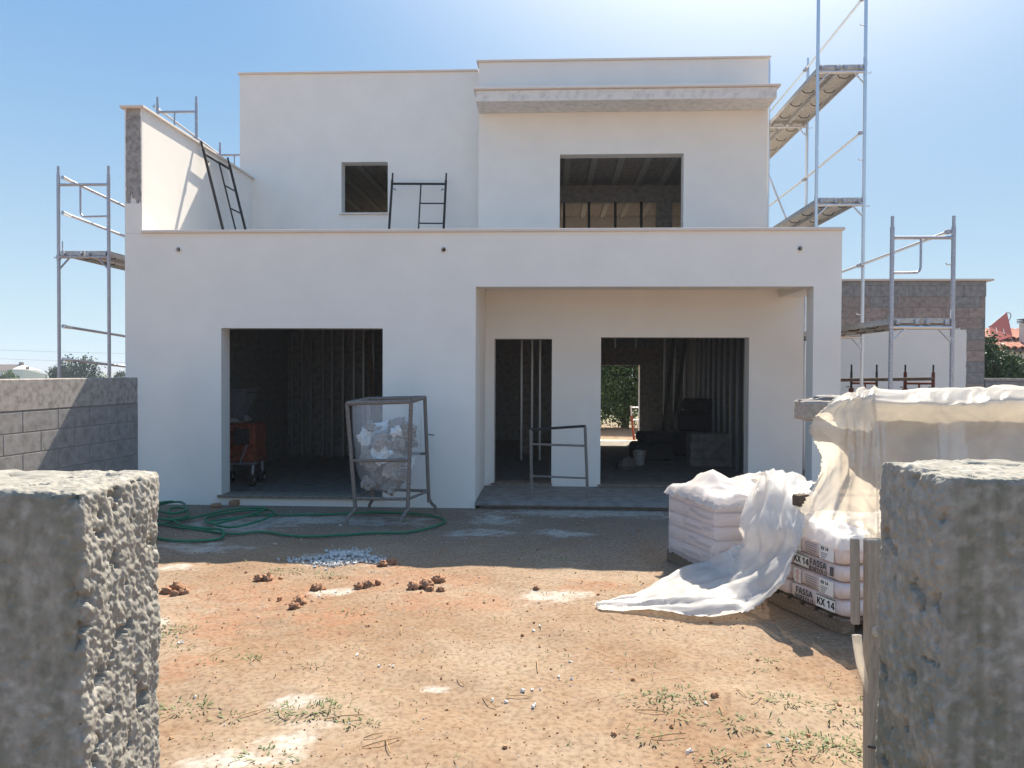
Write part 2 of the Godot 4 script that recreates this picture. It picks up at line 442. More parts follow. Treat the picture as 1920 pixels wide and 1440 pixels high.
const HOSE_B := [Vector3(-4.064, 0.03, -7.91), Vector3(-3.764, 0.03, -7.755), Vector3(-3.53, 0.03, -7.846), Vector3(-3.405, 0.03, -8.008), Vector3(-3.488, 0.05, -8.216), Vector3(-3.726, 0.05, -8.282), Vector3(-4.046, 0.05, -8.46), Vector3(-4.378, 0.06, -8.866), Vector3(-4.574, 0.07, -9.291), Vector3(-4.399, 0.08, -9.269), Vector3(-4.171, 0.08, -8.881), Vector3(-4.247, 0.08, -8.625), Vector3(-4.454, 0.09, -8.672), Vector3(-4.744, 0.1, -9.174), Vector3(-4.76, 0.1, -9.532), Vector3(-4.53, 0.11, -9.475), Vector3(-4.273, 0.11, -9.071), Vector3(-4.29, 0.12, -8.777), Vector3(-4.549, 0.12, -8.919), Vector3(-4.786, 0.13, -9.383), Vector3(-4.627, 0.13, -9.467)]
const LIME := [[-1.222, -3.621, 0.187, 0.199], [-1.449, -3.431, 0.214, 0.117], [-1.934, -7.223, 0.369, 0.287], [0.04, -6.148, 0.292, 0.176], [-2.692, -5.31, 0.066, 0.112], [-1.737, -6.167, 0.21, 0.119], [-3.548, -8.705, 0.655, 0.45], [-2.686, -9.086, 1.242, 0.324], [0.454, -9.766, 1.323, 0.295], [-1.314, -4.061, 0.168, 0.091], [-0.617, -4.312, 0.088, 0.037], [-3.434, -7.632, 0.471, 0.231], [-0.633, -9.234, 0.313, 0.397], [0.168, -8.527, 0.346, 0.168], [-3.298, -6.794, 0.187, 0.147], [-0.753, -8.463, 0.345, 0.223]]
const RED := [[-2.956, -6.089, 0.188, 0.206], [-2.333, -6.382, 0.197, 0.193], [-1.981, -6.121, 0.252, 0.266], [-1.471, -6.309, 0.173, 0.188], [-0.938, -5.97, 0.284, 0.349], [-1.433, -6.976, 0.285, 0.191], [-0.668, -6.524, 0.222, 0.232], [-2.268, -5.201, 0.322, 0.323], [-1.543, -5.477, 0.338, 0.356], [-2.139, -4.535, 0.188, 0.247], [-2.261, -5.956, 0.655, 0.394], [-1.214, -6.572, 0.672, 0.304], [-0.525, -5.927, 0.484, 0.302], [-2.254, -5.432, 0.449, 0.281], [0.389, -6.43, 0.348, 0.224]]

# ------------------------------------------------------------------ the scene
func _ready():
	rng.seed = 7
	# camera
	var cam := Camera3D.new()
	cam.name = "camera"
	add_child(cam)
	cam.position = Vector3(0, 1.757, 0)
	cam.rotation_degrees = Vector3(-0.97, 2.8, 0.25)
	cam.fov = 51.88
	cam.near = 0.05
	cam.far = 3000.0
	cam.current = true
	# sky, exposure
	var sky := ProceduralSkyMaterial.new()
	sky.sky_top_color = lin(0.075, 0.186, 0.365)
	sky.sky_horizon_color = lin(0.345, 0.435, 0.462)
	sky.sky_curve = 0.16
	sky.ground_horizon_color = lin(0.40, 0.33, 0.26)
	sky.ground_bottom_color = lin(0.30, 0.22, 0.15)
	sky.sun_angle_max = 60.0
	sky.sun_curve = 0.33
	var env := Environment.new()
	env.background_mode = Environment.BG_SKY
	env.sky = Sky.new()
	env.sky.sky_material = sky
	env.background_energy_multiplier = 1.0
	env.tonemap_mode = Environment.TONE_MAPPER_LINEAR
	env.tonemap_exposure = 2.15
	env.fog_enabled = true # thin haze, also added to lift dark areas as lens glare would
	env.fog_density = 0.001
	env.fog_light_color = Color(0.86, 0.9, 0.95)
	env.sdfgi_enabled = true
	env.ssao_enabled = true
	env.ssil_enabled = true
	var we := WorldEnvironment.new()
	we.name = "world_environment"
	we.environment = env
	add_child(we)
	# the sun stands behind the house, a little to the right
	var sun := DirectionalLight3D.new()
	sun.name = "sun"
	add_child(sun)
	sun.look_at_from_position(Vector3(0.24, 1.0, -0.84) * 10.0, Vector3.ZERO)
	sun.light_energy = 1.6
	sun.light_color = Color(1.0, 0.955, 0.88)
	sun.light_angular_distance = 0.5
	sun.shadow_enabled = true

	nz.seed = 3
	nz.frequency = 1.0
	nz.fractal_octaves = 4
	nc.seed = 5
	nc.noise_type = FastNoiseLite.TYPE_CELLULAR
	nc.cellular_return_type = FastNoiseLite.RETURN_DISTANCE
	nc.frequency = 1.0
	ns.seed = 21
	ns.frequency = 1.0
	ns.fractal_octaves = 2
	nf.seed = 9
	nf.frequency = 0.35
	materials()
	ground()
	house()
	annex()
	boundary_walls()
	gate_walls()
	scaffold_right()
	scaffold_left()
	pallets()
	slab_and_sheets()
	rubble_frame()
	frames_and_trestle()
	indoors()
	hose_and_clods()
	ground_cover()
	background()

func materials():
	var blotch := noise_tex(11, 0.006, 0.97, 1.0, FastNoiseLite.TYPE_SIMPLEX_SMOOTH, 5, 512, 0.985)
	var grain := noise_tex(12, 0.12, 0.55, 1.0, FastNoiseLite.TYPE_SIMPLEX_SMOOTH, 4, 512)
	var conc := noise_tex(13, 0.012, 0.74, 1.0, FastNoiseLite.TYPE_SIMPLEX_SMOOTH, 6, 512, 0.9, 0.015)
	var soil := noise_tex(14, 0.045, 0.70, 1.0, FastNoiseLite.TYPE_SIMPLEX_SMOOTH, 6, 1024, 0.92, 0.05)
	var rust := noise_tex(15, 0.03, 0.45, 1.0, FastNoiseLite.TYPE_SIMPLEX_SMOOTH, 5, 256, 0.75, 0.08)
	mat("plaster", 0.885, 0.835, 0.775, 0.93, {"tex": blotch, "scale": 0.35, "bump": grain, "bump_cm": 0.06})
	mat("coping_stone", 0.74, 0.65, 0.58, 0.8, {"tex": blotch, "scale": 0.8})
	mat("bare_concrete", 0.46, 0.425, 0.40, 0.95, {"tex": noise_tex(16, 0.02, 0.68, 1.0, FastNoiseLite.TYPE_SIMPLEX_SMOOTH, 6, 512, 0.88, 0.02), "scale": 0.9, "bump": conc, "bump_cm": 0.5})
	mat("cornice_concrete", 0.80, 0.765, 0.73, 0.95, {"tex": noise_tex(17, 0.02, 0.85, 1.0, FastNoiseLite.TYPE_SIMPLEX_SMOOTH, 5, 512, 0.96), "scale": 0.5, "bump": grain, "bump_cm": 0.2})
	mat("block", 0.36, 0.345, 0.335, 0.97, {"tex": conc, "scale": 1.1, "bump": grain, "bump_cm": 0.3})
	mat("block_brown", 0.42, 0.34, 0.30, 0.97, {"tex": conc, "scale": 1.3, "bump": grain, "bump_cm": 0.3})
	mat("block_pink", 0.47, 0.375, 0.33, 0.97, {"tex": conc, "scale": 1.2, "bump": grain, "bump_cm": 0.3})
	mat("mortar", 0.38, 0.36, 0.345, 0.97, {"tex": grain, "scale": 2.0})
	mat("sill", 0.27, 0.225, 0.185, 0.9, {"tex": conc, "scale": 1.5})
	mat("bounce_screed", 0.56, 0.53, 0.49, 0.9, {"tex": conc, "scale": 0.6})
	mat("floor_slab", 0.30, 0.28, 0.26, 0.9, {"tex": conc, "scale": 0.6})
	mat("ceiling_block", 0.34, 0.30, 0.265, 0.97, {"tex": conc, "scale": 1.0})
	mat("joist", 0.44, 0.42, 0.38, 0.9, {"tex": conc, "scale": 2.0})
	mat("galvanized", 0.56, 0.56, 0.62, 0.42, {"metal": 0.75, "tex": conc, "scale": 3.0})
	mat("galvanized_new", 0.72, 0.73, 0.76, 0.33, {"metal": 0.85, "tex": blotch, "scale": 3.0})
	mat("stud_steel", 0.45, 0.47, 0.49, 0.35, {"metal": 0.8, "tex": blotch, "scale": 2.0})
	mat("plank_steel", 0.66, 0.65, 0.63, 0.55, {"metal": 0.3, "tex": conc, "scale": 2.0})
	mat("dark_steel", 0.075, 0.07, 0.075, 0.7, {"metal": 0.2, "tex": rust, "scale": 4.0})
	mat("splashed_steel", 0.40, 0.36, 0.33, 0.8, {"tex": rust, "scale": 6.0})
	mat("red_steel", 0.28, 0.085, 0.055, 0.7, {"tex": rust, "scale": 4.0})
	mat("orange_paint", 0.42, 0.09, 0.04, 0.5, {"tex": rust, "scale": 1.5})
	mat("old_plank", 0.20, 0.155, 0.12, 0.9, {"tex": rust, "stretch": Vector3(1, 8, 6)})
	mat("pallet_wood", 0.34, 0.27, 0.20, 0.9, {"tex": rust, "stretch": Vector3(1, 8, 6)})
	mat("grey_post", 0.40, 0.36, 0.31, 0.75, {"tex": conc, "stretch": Vector3(8, 0.8, 8)})
	mat("sack_paper", 0.72, 0.62, 0.60, 0.75, {"tex": blotch, "scale": 2.5})
	mat("ink", 0.02, 0.02, 0.022, 0.8)
	mat("ink_blue", 0.05, 0.06, 0.14, 0.8)
	mat("ink_grey", 0.10, 0.10, 0.11, 0.8)
	mat("ink_red", 0.55, 0.06, 0.05, 0.8)
	mat("ink_green", 0.06, 0.13, 0.05, 0.8)
	mat("print_white", 0.80, 0.79, 0.77, 0.75)
	mat("sheet_white", 0.88, 0.87, 0.86, 0.3, {"alpha": 0.9, "back": Color(0.95, 0.93, 0.9), "tex": noise_tex(22, 0.012, 0.9, 1.0)})
	mat("sheet_old", 0.89, 0.865, 0.82, 0.3, {"back": Color(1.0, 0.97, 0.92), "alpha": 0.74, "tex": noise_tex(23, 0.01, 0.88, 1.0)})
	mat("film", 0.85, 0.80, 0.80, 0.26, {"alpha": 0.45, "back": Color(0.5, 0.48, 0.48)})
	mat("bag_film", 0.82, 0.83, 0.86, 0.26, {"alpha": 0.22})
	mat("rubble_white", 0.46, 0.43, 0.39, 0.9, {"tex": conc, "scale": 4.0})
	mat("hose", 0.02, 0.17, 0.09, 0.5)
	mat("clay", 0.45, 0.25, 0.15, 0.97, {"tex": conc, "scale": 5.0, "bump": grain, "bump_cm": 0.3})
	mat("red_tile", 0.46, 0.17, 0.11, 0.85, {"tex": conc, "scale": 1.0})
	mat("panel_red", 0.36, 0.06, 0.045, 0.3)
	mat("far_wall", 0.66, 0.62, 0.55, 0.9)
	mat("far_shaded_wall", 0.60, 0.58, 0.55, 0.9)  # the same white wall made duller, its shade put into the colour
	mat("far_roof", 0.15, 0.115, 0.10, 0.9)
	mat("bark", 0.10, 0.075, 0.055, 0.95, {"tex": conc, "scale": 3.0})
	mat("leaf_dark", 0.055, 0.105, 0.035, 0.55, {"back": Color(0.2, 0.3, 0.08), "vertex": true})
	mat("leaf_light", 0.10, 0.16, 0.04, 0.55, {"back": Color(0.3, 0.4, 0.1), "vertex": true})
	mat("needle", 0.035, 0.07, 0.035, 0.7, {"vertex": true})
	mat("weed", 0.17, 0.20, 0.10, 0.7, {"back": Color(0.25, 0.3, 0.12), "vertex": true})
	mat("straw", 0.40, 0.27, 0.14, 0.8)
	mat("soil", 1.0, 1.0, 1.0, 0.97, {"tex": soil, "scale": 0.45, "vertex": true, "bump": soil, "bump_cm": 0.2})
	mat("crumb", 1.0, 1.0, 1.0, 0.97, {"vertex": true})
	mat("pillar_concrete", 1.0, 1.0, 1.0, 0.97, {"vertex": true, "tex": noise_tex(31, 0.02, 0.8, 1.0, FastNoiseLite.TYPE_SIMPLEX_SMOOTH, 6, 512, 0.93, 0.01), "scale": 3.0})
	mat("black_rubber", 0.02, 0.02, 0.02, 0.8)
	mat("cable", 0.08, 0.08, 0.085, 0.7)

# ------------------------------------------------------------------ ground
func patch_weight(list: Array, x: float, z: float, sd: float) -> float:
	var w := 0.0
	for p in list:
		var dx: float = (x - p[0]) / p[2]
		var dz: float = (z - p[1]) / p[3]
		var d: float = dx * dx + dz * dz
		if d < 4.0:
			var q: float = 1.0 - sqrt(d) + 0.75 * nz.get_noise_3d(x * 3.0, sd, z * 5.0) + 0.5 * nz.get_noise_3d(x * 14.0, sd, z * 20.0)
			w = maxf(w, clampf(q * 2.4, 0.0, 1.0))
	return w

func gy(x: float, z: float) -> float:
	var far := clampf((-z - 30.0) / 90.0, 0.0, 1.0)
	if z < -9.9 or z > -2.0:
		return -4.0 * far
	var k := clampf((-z - 2.0) / 1.0, 0.0, 1.0) * clampf((9.9 + z) / 0.4, 0.0, 1.0)
	return k * (0.034 * nz.get_noise_2d(x * 0.9, z * 0.9) + 0.006 * nz.get_noise_2d(x * 3.0 + 20.0, z * 3.0) + 0.0012 * nz.get_noise_2d(x * 17.0, z * 17.0 + 7.0)) + 0.02 * patch_weight(RED, x, z, 4.0) * absf(nz.get_noise_2d(x * 25.0, z * 25.0))

func ground():
	var xs := [-900.0, -400.0, -200.0, -110.0, -60.0, -34.0, -20.0, -13.0, -9.0, -7.0, -6.0, -5.4]
	xs.append_array(steps(-5.0, 4.0, 0.036))
	xs.append_array([4.4, 5.0, 6.0, 7.5, 10.0, 14.0, 20.0, 34.0, 60.0, 110.0, 200.0, 400.0, 900.0])
	var zs := [-1200.0, -600.0, -300.0, -180.0, -120.0, -100.0, -80.0, -60.0, -45.0, -34.0, -30.0, -25.0, -20.0, -16.0, -12.0]
	zs.append_array(steps(-10.4, -3.1, 0.036))
	zs.append_array([-2.6, -2.0, -1.4, -0.7, 0.0, 1.5, 4.0, 10.0, 30.0, 80.0, 200.0])
	var nx := xs.size()
	var v := PackedVector3Array()
	var col := PackedColorArray()
	var sand := Color(0.345, 0.27, 0.195)
	var dark := Color(0.275, 0.18, 0.112)
	var lime := Color(0.52, 0.49, 0.44)
	var red := Color(0.34, 0.16, 0.085)
	var grey := Color(0.27, 0.205, 0.16)  # dust tone, darkened to match the yard in house shade
	for z in zs:
		for x in xs:
			v.append(Vector3(x, gy(x, z), z))
			var t := clampf(0.5 + 0.9 * nz.get_noise_2d(x * 0.6, z * 0.6) + 0.45 * nz.get_noise_2d(x * 5.0, z * 7.0), 0.0, 1.0)
			var c := sand.lerp(dark, t)
			if z > -11.0 and z < -2.5 and absf(x) < 6.0:
				c = c.lerp(red, 0.55 * patch_weight(RED, x, z, 1.0) * clampf(0.7 + nz.get_noise_2d(x * 8.0 + 5.0, z * 11.0), 0.0, 1.0))
				# mortar dust along the house foot, its tone darkened to paint in house shade
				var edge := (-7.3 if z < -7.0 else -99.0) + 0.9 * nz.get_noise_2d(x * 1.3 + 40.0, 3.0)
				var spill_shade := clampf((edge - z) * 1.2 + 1.3 * nz.get_noise_2d(x * 3.0 + 40.0, z * 4.0) + 1.2 * nz.get_noise_2d(x * 13.0, z * 17.0), 0.0, 1.0)
				c = c.lerp(grey, spill_shade * 0.7)
				c = c.lerp(lime, patch_weight(LIME, x, z, 2.0) * clampf(0.75 + 0.6 * nz.get_noise_2d(x * 6.0, z * 8.0), 0.3, 1.0))
			elif z < -28.0:
				c = Color(0.26, 0.27, 0.15)
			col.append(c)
	var idx := PackedInt32Array()
	for j in zs.size() - 1:
		for i in nx - 1:
			var a := j * nx + i
			idx.append_array([a, a + 1, a + nx, a + 1, a + nx + 1, a + nx])
	var arr := []
	arr.resize(Mesh.ARRAY_MAX)
	arr[Mesh.ARRAY_VERTEX] = v
	arr[Mesh.ARRAY_COLOR] = col
	arr[Mesh.ARRAY_INDEX] = idx
	var am := ArrayMesh.new()
	am.add_surface_from_arrays(Mesh.PRIMITIVE_TRIANGLES, arr)
	var st := SurfaceTool.new()
	st.create_from(am, 0)
	st.generate_normals()
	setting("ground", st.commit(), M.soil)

# ------------------------------------------------------------------ house
func coping(parent, a: Vector3, b: Vector3, m = null):
	return part(parent, "coping", boxm(a, b, 0.006), m if m else M.coping_stone)

func house():
	var h = thing("house", "white plastered two storey house under construction with open window holes", "house", Vector3(0, 0, -10))
	var o := Vector3(0, 0, 10) # parts are written in world metres
	var g := func(called, mesh, m): return part(h, called, mesh, m, o)
	# ground floor front with the opening and the porch cut out, and three drain holes in the parapet
	var drains := [[-4.807, 3.301], [-1.365, 3.291], [3.087, 3.29]]
	var holes := [[-4.25, -2.145, 0.10, 2.29], [-0.955, 3.26, -0.4, 2.82]]
	for d in drains:
		holes.append([d[0] - 0.03, d[0] + 0.03, d[1] - 0.03, d[1] + 0.03])
	g.call("wall", wall(-5.52, 3.60, -0.3, 3.51, -10.0, -10.27, holes), M.plaster)
	for d in drains:
		var st := begin(true)
		var pts := []
		for z in [-10.18, -10.0, -9.988]:
			pts.append(Vector3(d[0], d[1], z))
		tube(st, pts, 0.0285, 14, false)
		tube(st, [Vector3(d[0], d[1], -9.988), Vector3(d[0], d[1], -9.996), Vector3(d[0], d[1], -9.999)], [0.0285, 0.048, 0.05], 14, false)
		var dp = g.call("drain_pipe", done(st), M.plaster)
		part(dp, "pipe_dark", boxm(Vector3(d[0] - 0.029, d[1] - 0.029, -10.19), Vector3(d[0] + 0.029, d[1] + 0.029, -10.185)), M.black_rubber)  # black plate stands for the darkness inside the pipe
	coping(h, Vector3(-5.288, 3.51, -9.965), Vector3(3.625, 3.55, -10.30)).position = o
	# left side, with the tall terrace screen
	g.call("wall", boxm(Vector3(-5.52, -0.3, -10.27), Vector3(-5.29, 3.10, -19.4)), M.plaster)
	var scr := begin()
	cells(scr, [-5.52, -5.29], [3.512, 3.9, 5.12], [-13.8, -10.03, -10.002], func(_x, y, z): return z < -10.03 or y < 3.9)
	g.call("wall", done(scr), M.plaster)
	g.call("wall", boxm(Vector3(-5.52, 3.102, -10.272), Vector3(-5.29, 3.51, -13.8)), M.plaster)
	# bare concrete end of the screen where the plaster stops short
	var bare := begin()
	var edge := []
	for i in 15:
		var x := lerpf(-5.512, -5.302, i / 14.0)
		edge.append(Vector3(x, 3.93 + 0.05 * sin(i * 1.7) + 0.06 * nz.get_noise_1d(i * 3.0) + (0.1 if i > 3 and i < 8 else 0.0), -10.012))
	for i in 14:
		var a: Vector3 = edge[i]
		var b: Vector3 = edge[i + 1]
		poly(bare, [a, b, Vector3(b.x, 5.119, b.z), Vector3(a.x, 5.119, a.z)], Vector3(a.x, 4.5, -12))
		poly(bare, [a, b, Vector3(b.x, b.y, -10.03), Vector3(a.x, a.y, -10.03)], Vector3(a.x, 5.0, -10.02))
	for x in [-5.512, -5.302]:
		poly(bare, [Vector3(x, 3.95, -10.012), Vector3(x, 5.119, -10.012), Vector3(x, 5.119, -10.03), Vector3(x, 3.95, -10.03)], Vector3(-5.4, 4.5, -10.02))
	g.call("bare_concrete_end", done(bare), M.bare_concrete)
	# plaster lip left round the bare end
	for k in 2:
		var lip := begin()
		var x0 := -5.519 if k == 0 else -5.291
		for i in 40:
			var y0 := 3.9 + i * 0.0305
			var wa := (0.010 + 0.022 * absf(nz.get_noise_1d(i * 5.3 + k * 70.0))) * (1.0 if k == 0 else -1.0)
			var wb := (0.010 + 0.022 * absf(nz.get_noise_1d((i + 1) * 5.3 + k * 70.0))) * (1.0 if k == 0 else -1.0)
			poly(lip, [Vector3(x0, y0, -10.004), Vector3(x0 + wa, y0, -10.004), Vector3(x0 + wb, y0 + 0.0305, -10.004), Vector3(x0, y0 + 0.0305, -10.004)], Vector3(x0, y0, -11))
			poly(lip, [Vector3(x0 + wa, y0, -10.004), Vector3(x0 + wb, y0 + 0.0305, -10.004), Vector3(x0 + wb, y0 + 0.0305, -10.029), Vector3(x0 + wa, y0, -10.029)], Vector3(x0, y0, -10.01))
			poly(lip, [Vector3(x0, y0, -10.004), Vector3(x0, y0 + 0.0305, -10.004), Vector3(x0, y0 + 0.0305, -10.029), Vector3(x0, y0, -10.029)], Vector3(x0 + wa, y0, -10.01))
		g.call("plaster_edge", done(lip), M.plaster)
	coping(h, Vector3(-5.565, 5.12, -9.96), Vector3(-5.25, 5.155, -13.798)).position = o
	# porch
	g.call("wall", boxm(Vector3(-1.2, -0.3, -10.27), Vector3(-0.955, 2.95, -11.45)), M.plaster)
	g.call("wall", wall(-0.953, 3.598, -0.3, 2.95, -11.45, -11.72, [[-0.82, 0.017, 0.10, 2.22], [0.724, 2.835, 0.09, 2.245]]), M.plaster)
	g.call("beam", boxm(Vector3(3.262, 2.82, -10.272), Vector3(3.598, 2.948, -11.448)), M.plaster)
	g.call("added_porch_ceiling", boxm(Vector3(-0.953, 2.925, -10.272), Vector3(3.26, 2.95, -11.448)), M.plaster)  # white layer added so more light bounces onto the porch wall
	g.call("porch_floor", boxm(Vector3(-0.952, 0.04, -9.965), Vector3(3.258, 0.083, -11.448), 0.006), M.floor_slab)
	g.call("porch_riser", boxm(Vector3(-0.90, -0.3, -10.03), Vector3(3.2, 0.038, -10.2)), M.sill)
	g.call("door_sill", boxm(Vector3(-0.86, 0.098, -11.40), Vector3(0.03, 0.122, -11.72), 0.004), M.sill)
	g.call("door_sill", boxm(Vector3(0.69, 0.092, -11.40), Vector3(2.87, 0.118, -11.72), 0.004), M.sill)
	g.call("door_sill", boxm(Vector3(-4.29, 0.102, -9.955), Vector3(-2.12, 0.135, -10.27), 0.004), M.sill)
	# floors, roof, other walls
	g.call("ground_slab", boxm(Vector3(-5.288, -0.25, -10.272), Vector3(3.33, 0.05, -19.398)), M.floor_slab)
	g.call("floor_slab", boxm(Vector3(-5.288, 2.952, -10.272), Vector3(3.598, 3.10, -19.398)), M.ceiling_block)
	g.call("bounce_screed", boxm(Vector3(-5.286, 3.102, -10.302), Vector3(3.34, 3.13, -13.36)), M.bounce_screed)  # unseen pale layer added to bounce light onto the upper facade
	g.call("wall", boxm(Vector3(3.33, -0.3, -11.722), Vector3(3.60, 2.95, -19.4)), M.plaster)
	g.call("wall", boxm(Vector3(3.37, 3.102, -10.272), Vector3(3.60, 3.51, -13.398)), M.plaster)
	coping(h, Vector3(3.345, 3.511, -10.302), Vector3(3.625, 3.549, -13.398)).position = o
	g.call("wall", wall(-5.52, 3.60, -0.3, 2.95, -19.4, -19.65, [[1.19, 2.17, 0.05, 1.90]]), M.plaster)
	# upper floor
	g.call("wall", wall(-5.52, -1.242, 3.102, 6.965, -13.8, -14.05, [[-3.70, -2.875, 4.525, 5.415]]), M.plaster)
	g.call("window_sill", boxm(Vector3(-3.735, 4.49, -13.755), Vector3(-2.845, 4.523, -14.05), 0.005), M.coping_stone)
	g.call("wall", wall(-1.24, 3.59, 3.102, 6.965, -13.4, -13.65, [[0.138, 2.206, 3.0, 5.405]]), M.plaster)
	g.call("wall", boxm(Vector3(-1.24, 3.102, -13.652), Vector3(-1.0, 6.965, -14.05)), M.plaster)
	g.call("wall", boxm(Vector3(3.34, 3.102, -13.652), Vector3(3.59, 6.965, -19.398)), M.plaster)
	g.call("wall", boxm(Vector3(-5.52, 3.102, -14.052), Vector3(-5.28, 6.965, -19.398)), M.plaster)
	g.call("wall", wall(-5.52, 3.59, 3.102, 6.965, -19.4, -19.65, [[-4.0, -3.1, 4.2, 5.3], [-0.7, 1.2, 3.2, 5.1], [1.6, 3.1, 3.2, 5.1]]), M.plaster)
	var rs := begin()
	cells(rs, [-5.278, -0.998, 3.338], [5.52, 5.75], [-19.398, -14.052, -13.652], func(x, _y, z): return z < -14.052 or x > -0.998)
	g.call("roof_slab", done(rs), M.ceiling_block)
	coping(h, Vector3(-5.55, 6.966, -13.765), Vector3(-1.28, 7.0, -14.08)).position = o
	coping(h, Vector3(-1.278, 6.967, -13.362), Vector3(3.625, 7.001, -13.68)).position = o
	coping(h, Vector3(3.31, 6.968, -13.682), Vector3(3.62, 6.999, -19.65)).position = o
	coping(h, Vector3(-5.55, 6.968, -14.082), Vector3(-5.25, 6.999, -19.65)).position = o
	# concrete canopy over the upper window
	g.call("canopy", boxm(Vector3(-1.235, 6.105, -12.80), Vector3(3.565, 6.285, -13.398), 0.008), M.cornice_concrete)
	coping(h, Vector3(-1.27, 6.287, -12.76), Vector3(3.62, 6.322, -13.398)).position = o
	# ceiling joists seen from below
	for i in 18:
		var x := -5.0 + i * 0.475
		if x < 3.2:
			g.call("joist", boxm(Vector3(x, 5.475, -13.7 if x > -0.95 else -14.06), Vector3(x + 0.11, 5.518, -19.39), 0.004), M.joist)
	g.call("ceiling_header", boxm(Vector3(-1.0, 5.16, -16.0), Vector3(3.33, 5.474, -16.15)), M.block)
	g.call("column", boxm(Vector3(2.12, 3.102, -16.0), Vector3(2.42, 5.158, -16.28)), M.block)
	for x in [0.23, 0.73, 1.26, 1.78, 2.75]:
		g.call("stud", boxm(Vector3(x, 3.102, -16.02), Vector3(x + 0.05, 5.158, -16.09)), M.dark_steel)
	g.call("partition", boxm(Vector3(-1.2, 3.102, -14.2), Vector3(-1.1, 5.47, -19.39)), M.block)
	# upper floor lining, dark raw block
	g.call("lining", boxm(Vector3(3.30, 3.102, -13.7), Vector3(3.337, 5.47, -19.39)), M.block)
	# ground floor, raw block lining and partitions
	g.call("lining", boxm(Vector3(-5.287, 0.051, -10.275), Vector3(-5.25, 2.95, -19.39)), M.block)
	g.call("lining", boxm(Vector3(3.29, 0.051, -11.73), Vector3(3.328, 2.95, -19.39)), M.block)
	g.call("lining", wall(-5.24, 3.28, 0.051, 2.95, -19.36, -19.398, [[1.19, 2.17, 0.05, 1.90]]), M.block)
	g.call("lining", boxm(Vector3(-5.24, 0.051, -10.272), Vector3(-4.3, 2.95, -10.3)), M.block)
	g.call("partition", boxm(Vector3(-1.2, 0.051, -11.73), Vector3(-1.1, 2.95, -15.6)), M.block)
	g.call("partition", boxm(Vector3(-5.24, 0.051, -15.5), Vector3(-2.3, 2.95, -15.6)), M.block)
	g.call("lintel", boxm(Vector3(0.3, 1.98, -17.4), Vector3(2.4, 2.26, -17.52)), M.block_brown)
	# galvanised studs standing in front of the raw walls
	var stud := boxm(Vector3(-0.024, 0.0, -0.03), Vector3(0.024, 2.88, 0.03), 0.006)
	for i in 14:
		part(h, "stud", stud, M.stud_steel, o + Vector3(-5.1 + i * 0.205 + 0.05 * nz.get_noise_1d(i * 7.0), 0.055, -15.38 + 0.05 * (i % 3)))
	for i in 5:
		part(h, "stud", stud, M.stud_steel, o + Vector3(-1.32, 0.055, -11.9 - i * 0.62))
	for i in 13:
		part(h, "stud", stud, M.stud_steel, o + Vector3(3.18, 0.055, -12.1 - i * 0.5))
	for i in 4:
		part(h, "stud", stud, M.stud_steel, o + Vector3(2.5 + i * 0.22, 0.055, -17.5))
	for x in [-0.55, -0.35, -0.2, 0.12, 0.3]:
		part(h, "stud", stud, M.stud_steel, o + Vector3(x, 0.055, -15.0))
	for x in [0.5, 0.95, 1.4, 1.85]:
		g.call("hanger", boxm(Vector3(x, 2.26, -17.45), Vector3(x + 0.03, 2.95, -17.42)), M.stud_steel)
	g.call("brick_pier", boxm(Vector3(-0.62, 0.051, -16.2), Vector3(-0.42, 2.95, -16.4)), M.block_pink)

